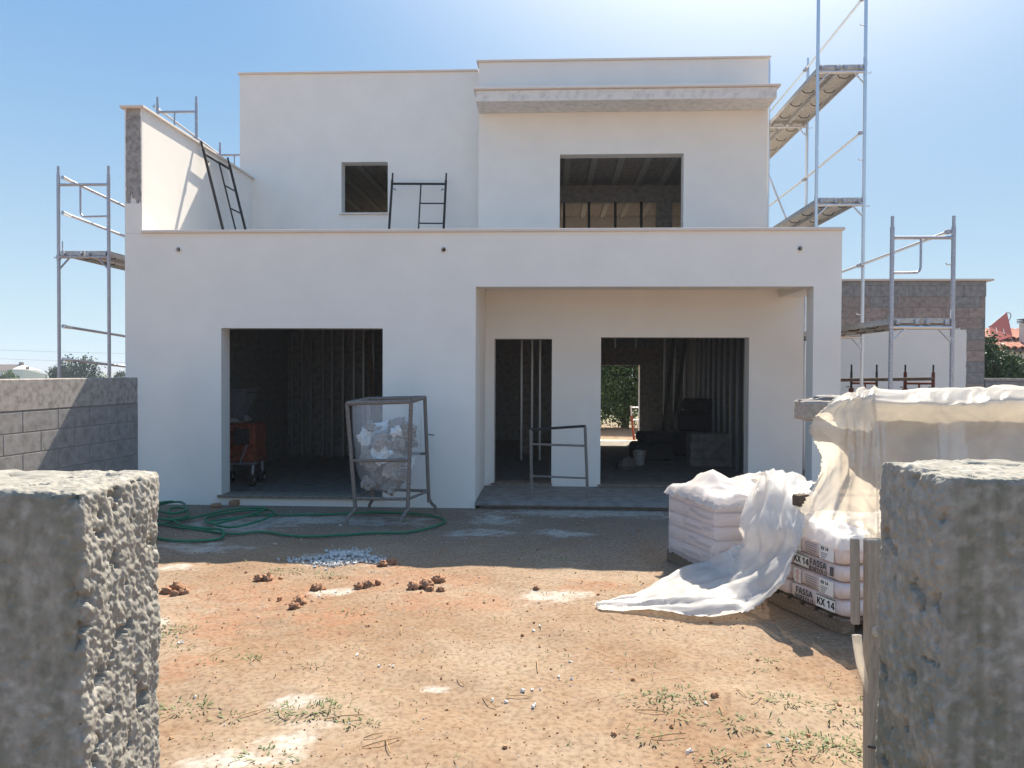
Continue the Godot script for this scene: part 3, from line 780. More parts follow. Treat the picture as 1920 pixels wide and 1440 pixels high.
# block wall behind the scaffold on the right
func annex():
	var a = thing("annex_wall", "tall half plastered block wall with capping behind the galvanised scaffold", "wall", Vector3(6, 0, -15))
	var o := Vector3(-6, 0, 15)
	var hold := func(called, mesh, m): return part(a, called, mesh, m, o)
	hold.call("mortar_core", boxm(Vector3(3.72, -0.2, -15.004), Vector3(8.01, 3.36, -15.19)), M.mortar)
	hold.call("capping", boxm(Vector3(3.70, 3.45, -14.96), Vector3(8.14, 3.49, -15.24), 0.006), M.coping_stone)
	hold.call("bond_beam", boxm(Vector3(3.71, 3.362, -15.0), Vector3(8.02, 3.448, -15.2), 0.004), M.block)
	var rows := [[3.16, 3.36, [M.block, M.block], 0.1], [2.96, 3.16, [M.block_brown, M.block_brown, M.block], 0.3], [2.76, 2.96, [M.block_pink, M.block_brown], 0.0], [2.56, 2.76, [M.block_pink, M.block_pink, M.block_brown], 0.25]]
	for r in rows:
		var x := 3.72 - float(r[3])
		var i := 0
		while x < 8.0:
			var x0 := maxf(x + 0.004, 3.72)
			var x1 := minf(x + 0.496, 8.02 if r[1] > 3.3 else 8.0)
			if x1 - x0 > 0.04:
				part(a, "block", boxm(Vector3(x0, r[0] + 0.003, -15.0 + 0.002 * nz.get_noise_2d(x0 * 7.0, r[0] * 11.0)), Vector3(x1, r[1] - 0.003, -15.2), 0.002), r[2][i % r[2].size()], o)
			x += 0.5
			i += 1
	for j in 12:
		var y0 := 2.56 - 0.2 * (j + 1)
		part(a, "block", boxm(Vector3(7.62, y0 + 0.005, -15.0 + 0.006 * nz.get_noise_1d(j * 7.0)), Vector3(8.0, y0 + 0.195, -15.2), 0.006), [M.block, M.block_brown, M.block_pink, M.block][j % 4], o)
	# plaster coat with a ragged edge
	var st := begin()
	var pts := []
	for i in 30:
		var y := -0.2 + 2.75 * i / 29.0
		pts.append(Vector3(7.66 + 0.018 * nz.get_noise_1d(i * 4.1) + (0.05 if y < 0.4 else 0.0), y, -14.972))
	for i in 29:
		var p: Vector3 = pts[i]
		var q: Vector3 = pts[i + 1]
		poly(st, [Vector3(3.72, p.y, p.z), p, q, Vector3(3.72, q.y, q.z)], Vector3(5, p.y, -16))
		poly(st, [p, q, q - Vector3(0, 0, 0.04), p - Vector3(0, 0, 0.04)], Vector3(5, p.y, -14.99))
	poly(st, [Vector3(3.72, 2.55, -14.972), pts[29], pts[29] - Vector3(0, 0, 0.04), Vector3(3.72, 2.55, -15.012)], Vector3(5, 0, -14.99))
	hold.call("plaster_coat", done(st), M.plaster)
	hold.call("end_wall", boxm(Vector3(7.8, -0.2, -15.202), Vector3(8.0, 3.36, -19.5)), M.block)

func boundary_walls():
	# slanting wall to the left of the house
	var p0 := Vector3(-4.99, 0, -9.32)
	var dir := Vector3(-0.07, 0, 0.997).normalized()
	var w = thing("block_wall", "grey block boundary wall at left with a sunlit corner, half in house shade", "wall", p0, atan2(-dir.z, dir.x))
	# its own x runs along the wall away from the house; the yard face is at own z = 0
	part(w, "mortar_core", boxm(Vector3(0, -0.2, 0.003), Vector3(6.5, 1.345, 0.19)), M.mortar)
	part(w, "bond_beam", boxm(Vector3(0, 1.345, -0.002), Vector3(6.5, 1.655, 0.2), 0.008), M.bare_concrete)
	for j in 7:
		var y1 := 1.338 - j * 0.205
		var x := -0.25 * (j % 2) - 0.1
		var i := 0
		while x < 6.5:
			var a := maxf(x + 0.005, 0.0)
			var b := minf(x + 0.495, 6.5)
			if b - a > 0.04:
				part(w, "block", boxm(Vector3(a, y1 - 0.2, 0.197), Vector3(b, y1 - 0.007, 0.001 * nz.get_noise_2d(a * 5.0, y1 * 9.0)), 0.002), M.block)
			x += 0.5
			i += 1
	# low wall far right
	var r = thing("low_wall", "low grey boundary wall running right from the annex in front of the dark tree", "wall", Vector3(8.1, 0, -15.1))
	part(r, "wall_body", boxm(Vector3(-0.08, -0.2, -0.1), Vector3(9, 1.60, 0.1), 0.01), M.block)
	part(r, "capping", boxm(Vector3(-0.08, 1.602, -0.11), Vector3(9, 1.655, 0.11), 0.008), M.bare_concrete)

# rough cast ends of the front wall on both sides of the gap
func gate_walls():
	for side in 2:
		var left: bool = side == 0
		var top := 1.563 if left else 1.602
		var xe := -0.736 if left else 0.583
		var far := -2.6 if left else 2.6
		var zb := -1.452 if left else -1.425
		var d := -1.0 if left else 1.0
		var xs := []
		for x in steps(0.0, 0.15, 0.0027):
			xs.append(xe + d * x)
		for x in steps(0.17, 0.6, 0.02):
			xs.append(xe + d * x)
		for x in steps(0.68, absf(far - xe) - 0.08, 0.08):
			xs.append(xe + d * x)
		xs.append(far)
		xs.sort()
		var ys := [-0.2, 0.2, 0.6, 0.8, 0.94]
		ys.append_array(steps(1.0, top, 0.0027))
		var zs := steps(zb, -1.2, 0.0027)
		var off := 0.0 if left else 40.0
		var push := func(p: Vector3, n: Vector3):
			var end := absf(n.x)
			var crumbly := clampf(end + maxf(n.y, 0.0) * 0.8, 0.0, 1.0)
			var q := p + Vector3(off, off, 0)
			var stone: float = 0.45 - absf(nc.get_noise_3dv(q * 118.0) + 0.55) * 1.4
			var small := nz.get_noise_3dv(q * 60.0)
			var hol := nz.get_noise_3dv(q * 14.0)
			var big := nz.get_noise_3dv(q * 5.0)
			# edge of the wall is broken away more than its faces
			var near_edge := clampf(1.0 - absf(p.x - xe) / 0.035, 0.0, 1.0) * (1.0 - end)
			var h := 0.0012 * small + 0.0025 * big
			h += crumbly * (0.0048 * clampf(stone, -0.8, 0.28) + 0.0028 * small + 0.006 * clampf(hol, -0.8, 0.25) + 0.004 * big)
			h += near_edge * (0.006 * clampf(hol, -1.0, 0.2) + 0.003 * stone)
			if hol < -0.34: # honeycombed pits where the cement did not flow
				h -= (0.010 if left else 0.006) * crumbly + 0.002
			return h
		var tint := func(p: Vector3, n: Vector3):
			var q := p + Vector3(off, 0, 0)
			var t := 0.5 + 0.5 * nz.get_noise_3dv(q * 9.0)
			var c := Color(0.41, 0.385, 0.335).lerp(Color(0.29, 0.28, 0.25), t)
			# greenish algae streaks; faces turned from the sun also have shade painted in
			var streak := nz.get_noise_3d(q.x * 26.0, q.y * (7.0 if left else 1.8), 3.0 + off)
			var face := absf(n.z) * 0.75 if left else maxf(absf(n.z), absf(n.x))
			c = c.lerp(Color(0.17, 0.175, 0.125), face * clampf(0.45 + streak * 0.9 + 0.5 * nz.get_noise_3dv(q * 6.0), 0.0, 0.7))
			var bit := nz.get_noise_3dv(q * 130.0 + Vector3(9, 9, 9))
			if bit > 0.42:
				c = c.lerp(Color(0.36, 0.2, 0.11), 0.5 if nz.get_noise_3dv(q * 21.0) > 0.25 else 0.0)
			return c.lerp(Color(0.56, 0.54, 0.50), clampf(0.8 * nz.get_noise_3dv(q * 33.0), 0.0, 1.0))
		var m := rough_block(xs, ys, zs, push, tint, 0.012)
		solo("gate_wall", "rough concrete wall end with honeycombed sunlit side, left of the gap" if left else "rough concrete wall end with streaked shaded face, right of the gap", "wall", m, M.pillar_concrete, Vector3.ZERO, Vector3.ZERO, "wall ends beside the entrance gap")

# ------------------------------------------------------------------ scaffolds
func pipe(parent, called: String, a: Vector3, b: Vector3, r := 0.024, m = null, n := 10):
	return part(parent, called, tubem([a, b], r, n), m if m else M.galvanized)

func standard(parent, x: float, z: float, top: float, m):
	var s = pipe(parent, "standard", Vector3(x, 0.0, z), Vector3(x, top - 0.12, z), 0.024, m)
	pipe(s, "spigot", Vector3(x, top - 0.122, z), Vector3(x, top, z), 0.018, m)
	var y := 2.3 if x > 0.0 else 1.35
	while y < top - 0.2: # collars where one frame is slotted on the next
		part(s, "collar", tubem([Vector3(x, y - 0.03, z), Vector3(x, y + 0.05, z)], 0.029, 10), m)
		y += 1.97
	return s

# loop of thin tube below the top ledger of a frame
func loop(parent, xa: float, xb: float, y: float, z: float, m):
	var xm := lerpf(xa, xb, 0.47)
	part(parent, "guard_loop", tubem([Vector3(xm, y, z), Vector3(xm, y - 0.32, z), Vector3(lerpf(xm, xa, 0.04), y - 0.36, z), Vector3(lerpf(xm, xa, 0.14), y - 0.38, z), Vector3(xa, y - 0.385, z)], 0.014, 8), m)

# a steel deck of two planks with lips, hooks and lifting loops
func deck(parent, x0: float, x1: float, y: float, za: float, zb: float):
	var w := (x1 - x0 - 0.06) / 2.0
	for k in 2:
		var a := x0 + 0.02 + k * (w + 0.02)
		var st := begin()
		box(st, Vector3(a, y + 0.045, za), Vector3(a + w, y + 0.055, zb))
		for e in [a, a + w - 0.012]:
			box(st, Vector3(e, y - 0.012, za), Vector3(e + 0.012, y + 0.044, zb), 0.003)
		box(st, Vector3(a + 0.013, y - 0.002, za), Vector3(a + w - 0.013, y + 0.044, za - 0.012))
		box(st, Vector3(a + 0.013, y - 0.002, zb), Vector3(a + w - 0.013, y + 0.044, zb + 0.012))
		var p = part(parent, "plank", done(st), M.plank_steel)
		for i in 4:
			var z := lerpf(za, zb, 0.14 + i * 0.24)
			var c := a + w / 2.0
			part(p, "stiffener", tubem([Vector3(c - 0.09, y + 0.035, z), Vector3(c - 0.06, y - 0.004, z), Vector3(c, y - 0.012, z), Vector3(c + 0.06, y - 0.004, z), Vector3(c + 0.09, y + 0.035, z)], 0.007, 6), M.dark_steel)
		for e in [a + 0.05, a + w - 0.05]:
			part(p, "hook", boxm(Vector3(e - 0.025, y - 0.02, za + 0.035), Vector3(e + 0.025, y + 0.035, za + 0.001), 0.006), M.galvanized)

func knees(parent, xa: float, xb: float, y: float, z: float, m):
	pipe(parent, "knee_brace", Vector3(xa + 0.01, y - 0.17, z), Vector3(xa + 0.16, y - 0.01, z), 0.013, m, 6)
	pipe(parent, "knee_brace", Vector3(xb - 0.01, y - 0.17, z), Vector3(xb - 0.16, y - 0.01, z), 0.013, m, 6)

func pin(parent, x: float, y: float, z: float, m):
	part(parent, "locking_pin", tubem([Vector3(x, y, z), Vector3(x + 0.05, y, z), Vector3(x + 0.052, y + 0.02, z)], 0.007, 6), m)

func scaffold_right():
	var s = thing("scaffold", "tall bright galvanised scaffold standing along the right side of the house", "scaffold", Vector3(4.2, 0, -12))
	var o := Vector3(-4.2, 0, 12)
	var xa := 3.87
	var xb := 4.55
	var g = M.galvanized_new
	for f in [[-9.2, 3.53], [-11.8, 9.6], [-14.4, 9.6 - 2.25], [-17.0, 7.35]]:
		for x in [xa, xb]:
			standard(s, x, f[0], f[1], M.galvanized if f[0] > -10.0 else g)
	# ledgers, decks and rails
	pipe(s, "ledger", Vector3(xa, 3.285, -9.2), Vector3(xb, 3.285, -9.2), 0.02)
	loop(s, xa, xb, 3.27, -9.2, M.galvanized)
	for d in [[2.29, -9.2, -11.78], [2.29, -11.82, -14.38], [4.22, -11.8, -14.38], [6.15, -11.8, -14.38], [6.15, -14.42, -17.0]]:
		deck(s, xa, xb, d[0] + 0.03, d[1], d[2])
	for f in [[-9.2, [2.27]], [-11.8, [2.27, 4.2, 6.13]], [-14.4, [2.27, 4.2, 6.13]], [-17.0, [4.2, 6.13]]]:
		for y in f[1]:
			pipe(s, "ledger", Vector3(xa - 0.02, y, f[0]), Vector3(xb + 0.02, y, f[0]), 0.022, g)
			knees(s, xa, xb, y, f[0], g)
			pin(s, xb + 0.03, y - 0.02, f[0], g)
			pipe(s, "toe_pin", Vector3(xb - 0.03, y + 0.1, f[0] + 0.02), Vector3(xb - 0.03, y + 0.2, f[0] + 0.02), 0.008, g, 6)
	for r in [[3.36, -9.2, -11.8, 3.32], [3.32, -11.8, -14.4, 3.3], [5.26, -11.8, -14.4, 5.2], [5.2, -14.4, -17.0, 5.2], [7.2, -11.8, -14.4, 7.15], [7.15, -14.4, -17.0, 7.15]]:
		var rail = pipe(s, "guard_rail", Vector3(xb - 0.04, r[0], r[1] - 0.02), Vector3(xb - 0.04, r[3], r[2] + 0.02), 0.018, g)
		for q in [[r[0], r[1] - 0.05], [r[3], r[2] + 0.05]]:
			part(rail, "coupler", boxm(Vector3(xb - 0.07, q[0] - 0.025, q[1] - 0.03), Vector3(xb - 0.008, q[0] + 0.025, q[1] + 0.03), 0.01), M.galvanized)
	pipe(s, "cross_brace", Vector3(xa + 0.02, 5.35, -14.5), Vector3(xb - 0.2, 4.3, -14.6), 0.018, g)
	for f in [[-9.2, 2.98], [-11.8, 2.6], [-11.8, 4.85], [-11.8, 6.8], [-14.4, 4.45]]:
		part(s, "locking_pin", tubem([Vector3(xb - 0.02, f[1], f[0]), Vector3(xb - 0.075, f[1], f[0]), Vector3(xb - 0.08, f[1] + 0.02, f[0])], 0.008, 6), g)
	for c in s.get_children():
		c.position += o

func scaffold_left():
	var s = thing("scaffold", "weathered steel frame scaffold beyond the left side of the house", "scaffold", Vector3(-6.6, 0, -12))
	var o := Vector3(6.6, 0, 12)
	var xa := -6.93
	var xb := -6.22
	for f in [[-10.9, 4.62, xa - 0.05, xb - 0.03], [-13.5, 6.49, xa + 0.07, xb + 0.05], [-16.1, 6.45, xa + 0.07, xb + 0.05]]:
		standard(s, f[2], f[0], f[1], M.galvanized)
		standard(s, f[3], f[0], f[1], M.galvanized)
		pipe(s, "ledger", Vector3(f[2], f[1] - 0.26, f[0]), Vector3(f[3], f[1] - 0.26, f[0]), 0.021)
		var xm := lerpf(f[2], f[3], 0.44)
		var y: float = f[1] - 0.27
		part(s, "guard_loop", tubem([Vector3(xm, y, f[0]), Vector3(xm, y - 0.38, f[0]), Vector3(xm + 0.015, y - 0.42, f[0]), Vector3(xm + 0.05, y - 0.44, f[0]), Vector3(f[3], y - 0.435, f[0])], 0.014, 8), M.galvanized)
		for lv in [3.34, 5.28]:
			if lv < f[1] - 0.5:
				pipe(s, "ledger", Vector3(f[2] - 0.03, lv, f[0]), Vector3(f[3] + 0.02, lv, f[0]), 0.022)
				knees(s, f[2], f[3], lv, f[0], M.galvanized)
				pin(s, f[2] - 0.07, lv - 0.01, f[0], M.galvanized)
	deck(s, xa - 0.04, xb - 0.01, 3.37, -10.9, -13.45)
	deck(s, xa + 0.07, xb + 0.05, 5.31, -13.55, -16.05)
	pipe(s, "toe_pin", Vector3(xa + 0.02, 3.36, -10.88), Vector3(xa + 0.02, 3.56, -10.88), 0.008, M.galvanized, 6)
	for r in [[4.47, 4.33, -10.9, -13.5], [3.97, 3.86, -10.9, -13.5], [2.36, 2.24, -10.9, -13.5], [1.89, 1.74, -10.9, -13.5], [6.34, 6.2, -13.5, -16.1]]:
		var rail = pipe(s, "guard_rail", Vector3(xa + 0.0, r[0], r[2] - 0.02), Vector3(xa + 0.06, r[1], r[3] + 0.02), 0.02)
		part(rail, "coupler", tubem([Vector3(xa, r[0], r[2] - 0.02), Vector3(xa + 0.004, r[0] - 0.01, r[2] - 0.2)], [0.03, 0.022], 8), M.galvanized_new)
	for c in s.get_children():
		c.position += o

# ------------------------------------------------------------------ pallets of mortar sacks
func words(parent, called: String, t: String, tall: float, at: Vector3, turn: Vector3, m, bold := true):
	var f := SystemFont.new()
	f.font_names = PackedStringArray(["Droid Sans"])
	f.font_weight = 700 if bold else 400
	var tm := TextMesh.new()
	tm.text = t
	tm.font = f
	tm.font_size = 48
	tm.pixel_size = tall / 35.0
	tm.depth = 0.0016
	tm.curve_step = 2.0
	return part(parent, called, tm, m, at, turn)

# a filled paper sack: a box with full sides and pinched ends; own x is its length
func sack_mesh(l: float, w: float, h: float, sd: int) -> ArrayMesh:
	var st := begin(true)
	var nu := 16
	var nv := 16
	var g := []
	for i in nu + 1:
		var ring_ := []
		var u := float(i) / nu * 2.0 - 1.0
		for k in nv:
			var a := TAU * k / nv
			var ca := cos(a)
			var sa := sin(a)
			# squarish section
			var p := Vector2(signf(ca) * pow(absf(ca), 0.24), signf(sa) * pow(absf(sa), 0.33))
			var e := 1.0 - pow(absf(u), 14.0) * 0.16
			var j := 0.006 * nz.get_noise_3d(u * 2.0 + sd * 3.1, p.x * 1.3, p.y * 1.3 + sd)
			ring_.append(Vector3(u * l / 2.0, p.y * h / 2.0 * e + j, p.x * (w / 2.0) * (1.0 - pow(absf(u), 16.0) * 0.05) + j))
		g.append(ring_)
	for i in nu:
		for k in nv:
			var k2 := (k + 1) % nv
			poly(st, [g[i][k], g[i][k2], g[i + 1][k2], g[i + 1][k]], Vector3((g[i][k].x + g[i + 1][k].x) / 2.0, 0, 0))
	for e in [0, nu]:
		poly(st, g[e], Vector3.ZERO)
	return done(st)

# print on the side (own +z) or end (own -x) of a sack
func sack_print(s, l: float, w: float, h: float, how: int):
	var z := w / 2.0 + 0.008
	var r := Vector3.ZERO
	if how == 0: # big code and maker's name along the long side
		part(s, "label_panel", boxm(Vector3(-0.25, -0.035, z - 0.003), Vector3(-0.075, 0.042, z - 0.001)), M.print_white)
		part(s, "label_band", boxm(Vector3(-0.25, 0.036, z - 0.0008), Vector3(-0.075, 0.042, z + 0.0002)), M.ink_green)
		words(s, "lettering", "KX 14", 0.048, Vector3(-0.162, 0.0, z), r, M.ink)
		words(s, "lettering", "FASSA", 0.046, Vector3(0.03, 0.016, z), r, M.ink_grey)
		words(s, "lettering", "BORTOLO", 0.032, Vector3(0.03, -0.03, z), r, M.ink_grey)
		part(s, "label_panel", boxm(Vector3(0.16, -0.032, z - 0.0008), Vector3(0.195, 0.03, z + 0.0003)), M.ink_grey)
	elif how == 1: # hazard diamonds, fine print, small code
		part(s, "label_panel", boxm(Vector3(-0.23, -0.05, z - 0.003), Vector3(-0.15, 0.05, z - 0.001)), M.print_white)
		for y in [0.022, -0.022]:
			var st := begin()
			for q in [[1, 0], [0, 1], [-1, 0], [0, -1]]:
				var a := Vector3(-0.19 + 0.024 * q[0], y + 0.024 * q[1], z)
				var b := Vector3(-0.19 - 0.024 * q[1], y + 0.024 * q[0], z)
				var c := Vector3(-0.19, y, z)
				poly(st, [a, b, b.lerp(c, 0.2), a.lerp(c, 0.2)], c - Vector3(0, 0, 1))
			part(s, "hazard_mark", done(st), M.ink_red)
			words(s, "lettering", "!", 0.02, Vector3(-0.19, y, z), r, M.ink_red)
		for i in 5:
			part(s, "fine_print", boxm(Vector3(-0.1, 0.03 - i * 0.016, z - 0.0005), Vector3(0.03, 0.033 - i * 0.016, z + 0.0003)), M.ink_blue if i % 2 else M.ink_grey)
		part(s, "label_panel", boxm(Vector3(0.06, -0.05, z - 0.003), Vector3(0.21, 0.05, z - 0.001)), M.print_white)
		words(s, "lettering", "KX 14", 0.022, Vector3(0.115, 0.025, z), r, M.ink)
		for i in 4:
			part(s, "fine_print", boxm(Vector3(0.075, -0.008 - i * 0.012, z - 0.0005), Vector3(0.15 - 0.01 * i, -0.004 - i * 0.012, z + 0.0003)), M.ink_grey)
	elif how == 2:
		words(s, "lettering", "FASSA", 0.046, Vector3(-0.12, 0.016, z), r, M.ink_grey)
		words(s, "lettering", "BORTOLO", 0.032, Vector3(-0.12, -0.03, z), r, M.ink_grey)
		part(s, "label_panel", boxm(Vector3(0.01, -0.04, z - 0.003), Vector3(0.2, 0.044, z - 0.001)), M.print_white)
		part(s, "label_band", boxm(Vector3(0.01, 0.038, z - 0.0008), Vector3(0.2, 0.044, z + 0.0002)), M.ink_green)
		words(s, "lettering", "KX 14", 0.05, Vector3(0.105, 0.0, z), r, M.ink)
	else:
		words(s, "lettering", "KX 14", 0.03, Vector3(0.12 if how == 3 else -0.1, 0.02, z), r, M.ink_grey)
		words(s, "lettering", "FASSA BORTOLO", 0.026, Vector3(-0.1 if how == 3 else 0.1, 0.0, z), r, M.ink_grey, false)

func pallet(label: String, at: Vector3, turn: float):
	var p = thing("pallet", label, "pallet", at, turn, "pallets under the mortar sacks")
	for x in [0.0, 0.42, 0.94]:
		part(p, "runner", boxm(Vector3(x, 0.0, -0.85), Vector3(x + 0.1, 0.085, 0.0), 0.004), M.pallet_wood)
	for i in 6:
		part(p, "board", boxm(Vector3(0, 0.087, -0.85 + i * 0.15), Vector3(1.05, 0.109, -0.85 + i * 0.15 + 0.1), 0.003), M.pallet_wood)
	return p

func pallets():
	var turn := deg_to_rad(19.0)
	var names := ["bottom", "second", "third", "fourth", "top"]
	var spots := [Vector3(1.364, 0.0, -6.574), Vector3(1.945, 0.0, -5.32)]
	for k in 2:
		var at: Vector3 = spots[k]
		pallet("wooden pallet under the film wrapped sacks nearest the house" if k == 0 else "wooden pallet under the printed sacks behind the leaning post", at, turn)
		var b := Basis(Vector3.UP, turn)
		for j in 5 - k:
			var y := 0.112 + 0.058 + j * 0.117
			for q in 3:
				var local := Vector3(0.72 + rng.randf_range(-0.01, 0.01), y, -0.2)
				var spin := 0.0
				var l := 0.56
				if q < 2: # these lie along the left face
					local = Vector3(0.205 + rng.randf_range(-0.012, 0.012), y, -0.29 if q == 0 else -0.71)
					spin = -PI / 2.0
					l = 0.56 if q == 0 else 0.26
				var s = thing("mortar_sack", "%s layer sack of the %s stack, %s" % [names[j] if k == 0 or j < 3 else "top", "film wrapped" if k == 0 else "uncovered near", ["on its left face", "short, far end of left face", "facing the street"][q]], "sack", at + b * local, turn + spin + rng.randf_range(-0.03, 0.03), "sacks stacked on the pallets")
				part(s, "sack_body", sack_mesh(l, 0.39, 0.115, j * 7 + q + k * 31), M.sack_paper)
				if q == 0:
					sack_print(s, l, 0.39, 0.115, [2, 1, 0, 1][j] if k == 1 else 3 + (j % 2))
				elif q == 2:
					sack_print(s, l, 0.39, 0.115, [3, 2, 1, 0][j] if k == 1 else [3, 4, 0, 4, 3][j])
	# shrink film round the first stack
	var bb := Basis(Vector3.UP, turn)
	var st := begin(true)
	var loop_pts := [Vector2(0.0, 0.02), Vector2(-0.015, -0.02), Vector2(-0.016, -0.25), Vector2(-0.014, -0.5), Vector2(-0.012, -0.78), Vector2(0.02, -0.82)]
	var front := [Vector2(1.02, 0.012), Vector2(0.75, 0.02), Vector2(0.5, 0.02), Vector2(0.25, 0.022)]
	front.append_array(loop_pts)
	var lines := []
	for i in 15:
		var y := 0.10 + 0.605 * i / 14.0
		var l := []
		for p in front:
			l.append(Vector3(p.x, y, p.y))
		var c := curve(l, 6)
		for q in c.size():
			var w := 0.007 * nz.get_noise_3d(c[q].x * 7.0, c[q].y * 16.0 + c[q].x * 6.0, c[q].z * 7.0)
			c[q] += Vector3(-w, 0, w)
			if i == 0:
				c[q].y += 0.03 * nz.get_noise_1d(q * 4.0)
		lines.append(c)
	for i in 14:
		for q in lines[0].size() - 1:
			for p in [lines[i][q], lines[i][q + 1], lines[i + 1][q + 1], lines[i][q], lines[i + 1][q + 1], lines[i + 1][q]]:
				st.add_vertex(p)
	solo("shrink_film", "clear crinkled shrink film wrapped round the farther stack of sacks", "plastic film", done(st), M.film, spots[0], Vector3(0, turn, 0))
	# sheets crumpled on top of both stacks
	for k in 2:
		var s2 := begin(true)
		var nxx := 44
		var nzz := 36
		var v := []
		for i in nxx + 1:
			var row := []
			for j in nzz + 1:
				var x := lerpf(-0.03, 1.02, float(i) / nxx)
				var z := lerpf(-0.86, 0.03, float(j) / nzz)
				var y := 0.706 if k == 0 else 0.59
				if k == 0:
					y += 0.17 * exp(-pow((x - 0.22) / 0.16, 2) - pow((z + 0.42) / 0.22, 2)) + 0.12 * exp(-pow((x - 0.75) / 0.25, 2) - pow((z + 0.5) / 0.3, 2)) + 0.05 * exp(-pow((x - 0.5) / 0.2, 2) - pow((z + 0.2) / 0.2, 2))
				else:
					y += 0.10 * exp(-pow((x - 0.3) / 0.3, 2) - pow((z + 0.4) / 0.3, 2)) + 0.05
				y += 0.035 * absf(nz.get_noise_3d(x * 3.2 + k * 9.0, z * 2.6, 2.0)) + 0.022 * nz.get_noise_3d(x * 8.0, z * 7.0, k * 4.0)
				var out := maxf(maxf(-0.005 - x, z - 0.005), maxf(x - 1.0, -0.835 - z))
				if out > 0.0: # the hem hangs over the sacks
					y -= out * 2.4 + 0.02 * (1.0 + nz.get_noise_2d(x * 9.0 + 3.0, z * 9.0))
				row.append(Vector3(x, y, z))
			v.append(row)
		for i in nxx:
			for j in nzz:
				for p in [v[i][j], v[i + 1][j + 1], v[i + 1][j], v[i][j], v[i][j + 1], v[i + 1][j + 1]]:
					s2.add_vertex(p)
		solo("plastic_sheet", "white plastic sheet crumpled on top of the film wrapped sacks" if k == 0 else "white plastic sheet bunched on top of the near uncovered sacks", "plastic sheet", done(s2), M.sheet_white, spots[k], Vector3(0, turn, 0), "plastic sheets over the sacks")
	solo("plastic_sheet", "long white plastic sheet sweeping from the sacks down onto the bare earth", "plastic sheet", sheet(SHEET_SWOOP, 14, 0.045, 1.3, 0.03, 4), M.sheet_white, Vector3.ZERO, Vector3.ZERO, "plastic sheets over the sacks")
	solo("plastic_sheet", "short torn white plastic flap standing between the sacks and the sweeping sheet", "plastic sheet", sheet(SHEET_FLAP, 10, 0.02, 1.6, 0.02, 6), M.sheet_white, Vector3.ZERO, Vector3.ZERO, "plastic sheets over the sacks")
	solo("wood_offcut", "small brown wood offcut lying on the sheet between the two stacks", "offcut", boxm(Vector3(-0.05, -0.04, -0.04), Vector3(0.05, 0.04, 0.04), 0.004), M.old_plank, Vector3(1.80, 0.84, -5.74), Vector3(0, 0.3, 0.05))

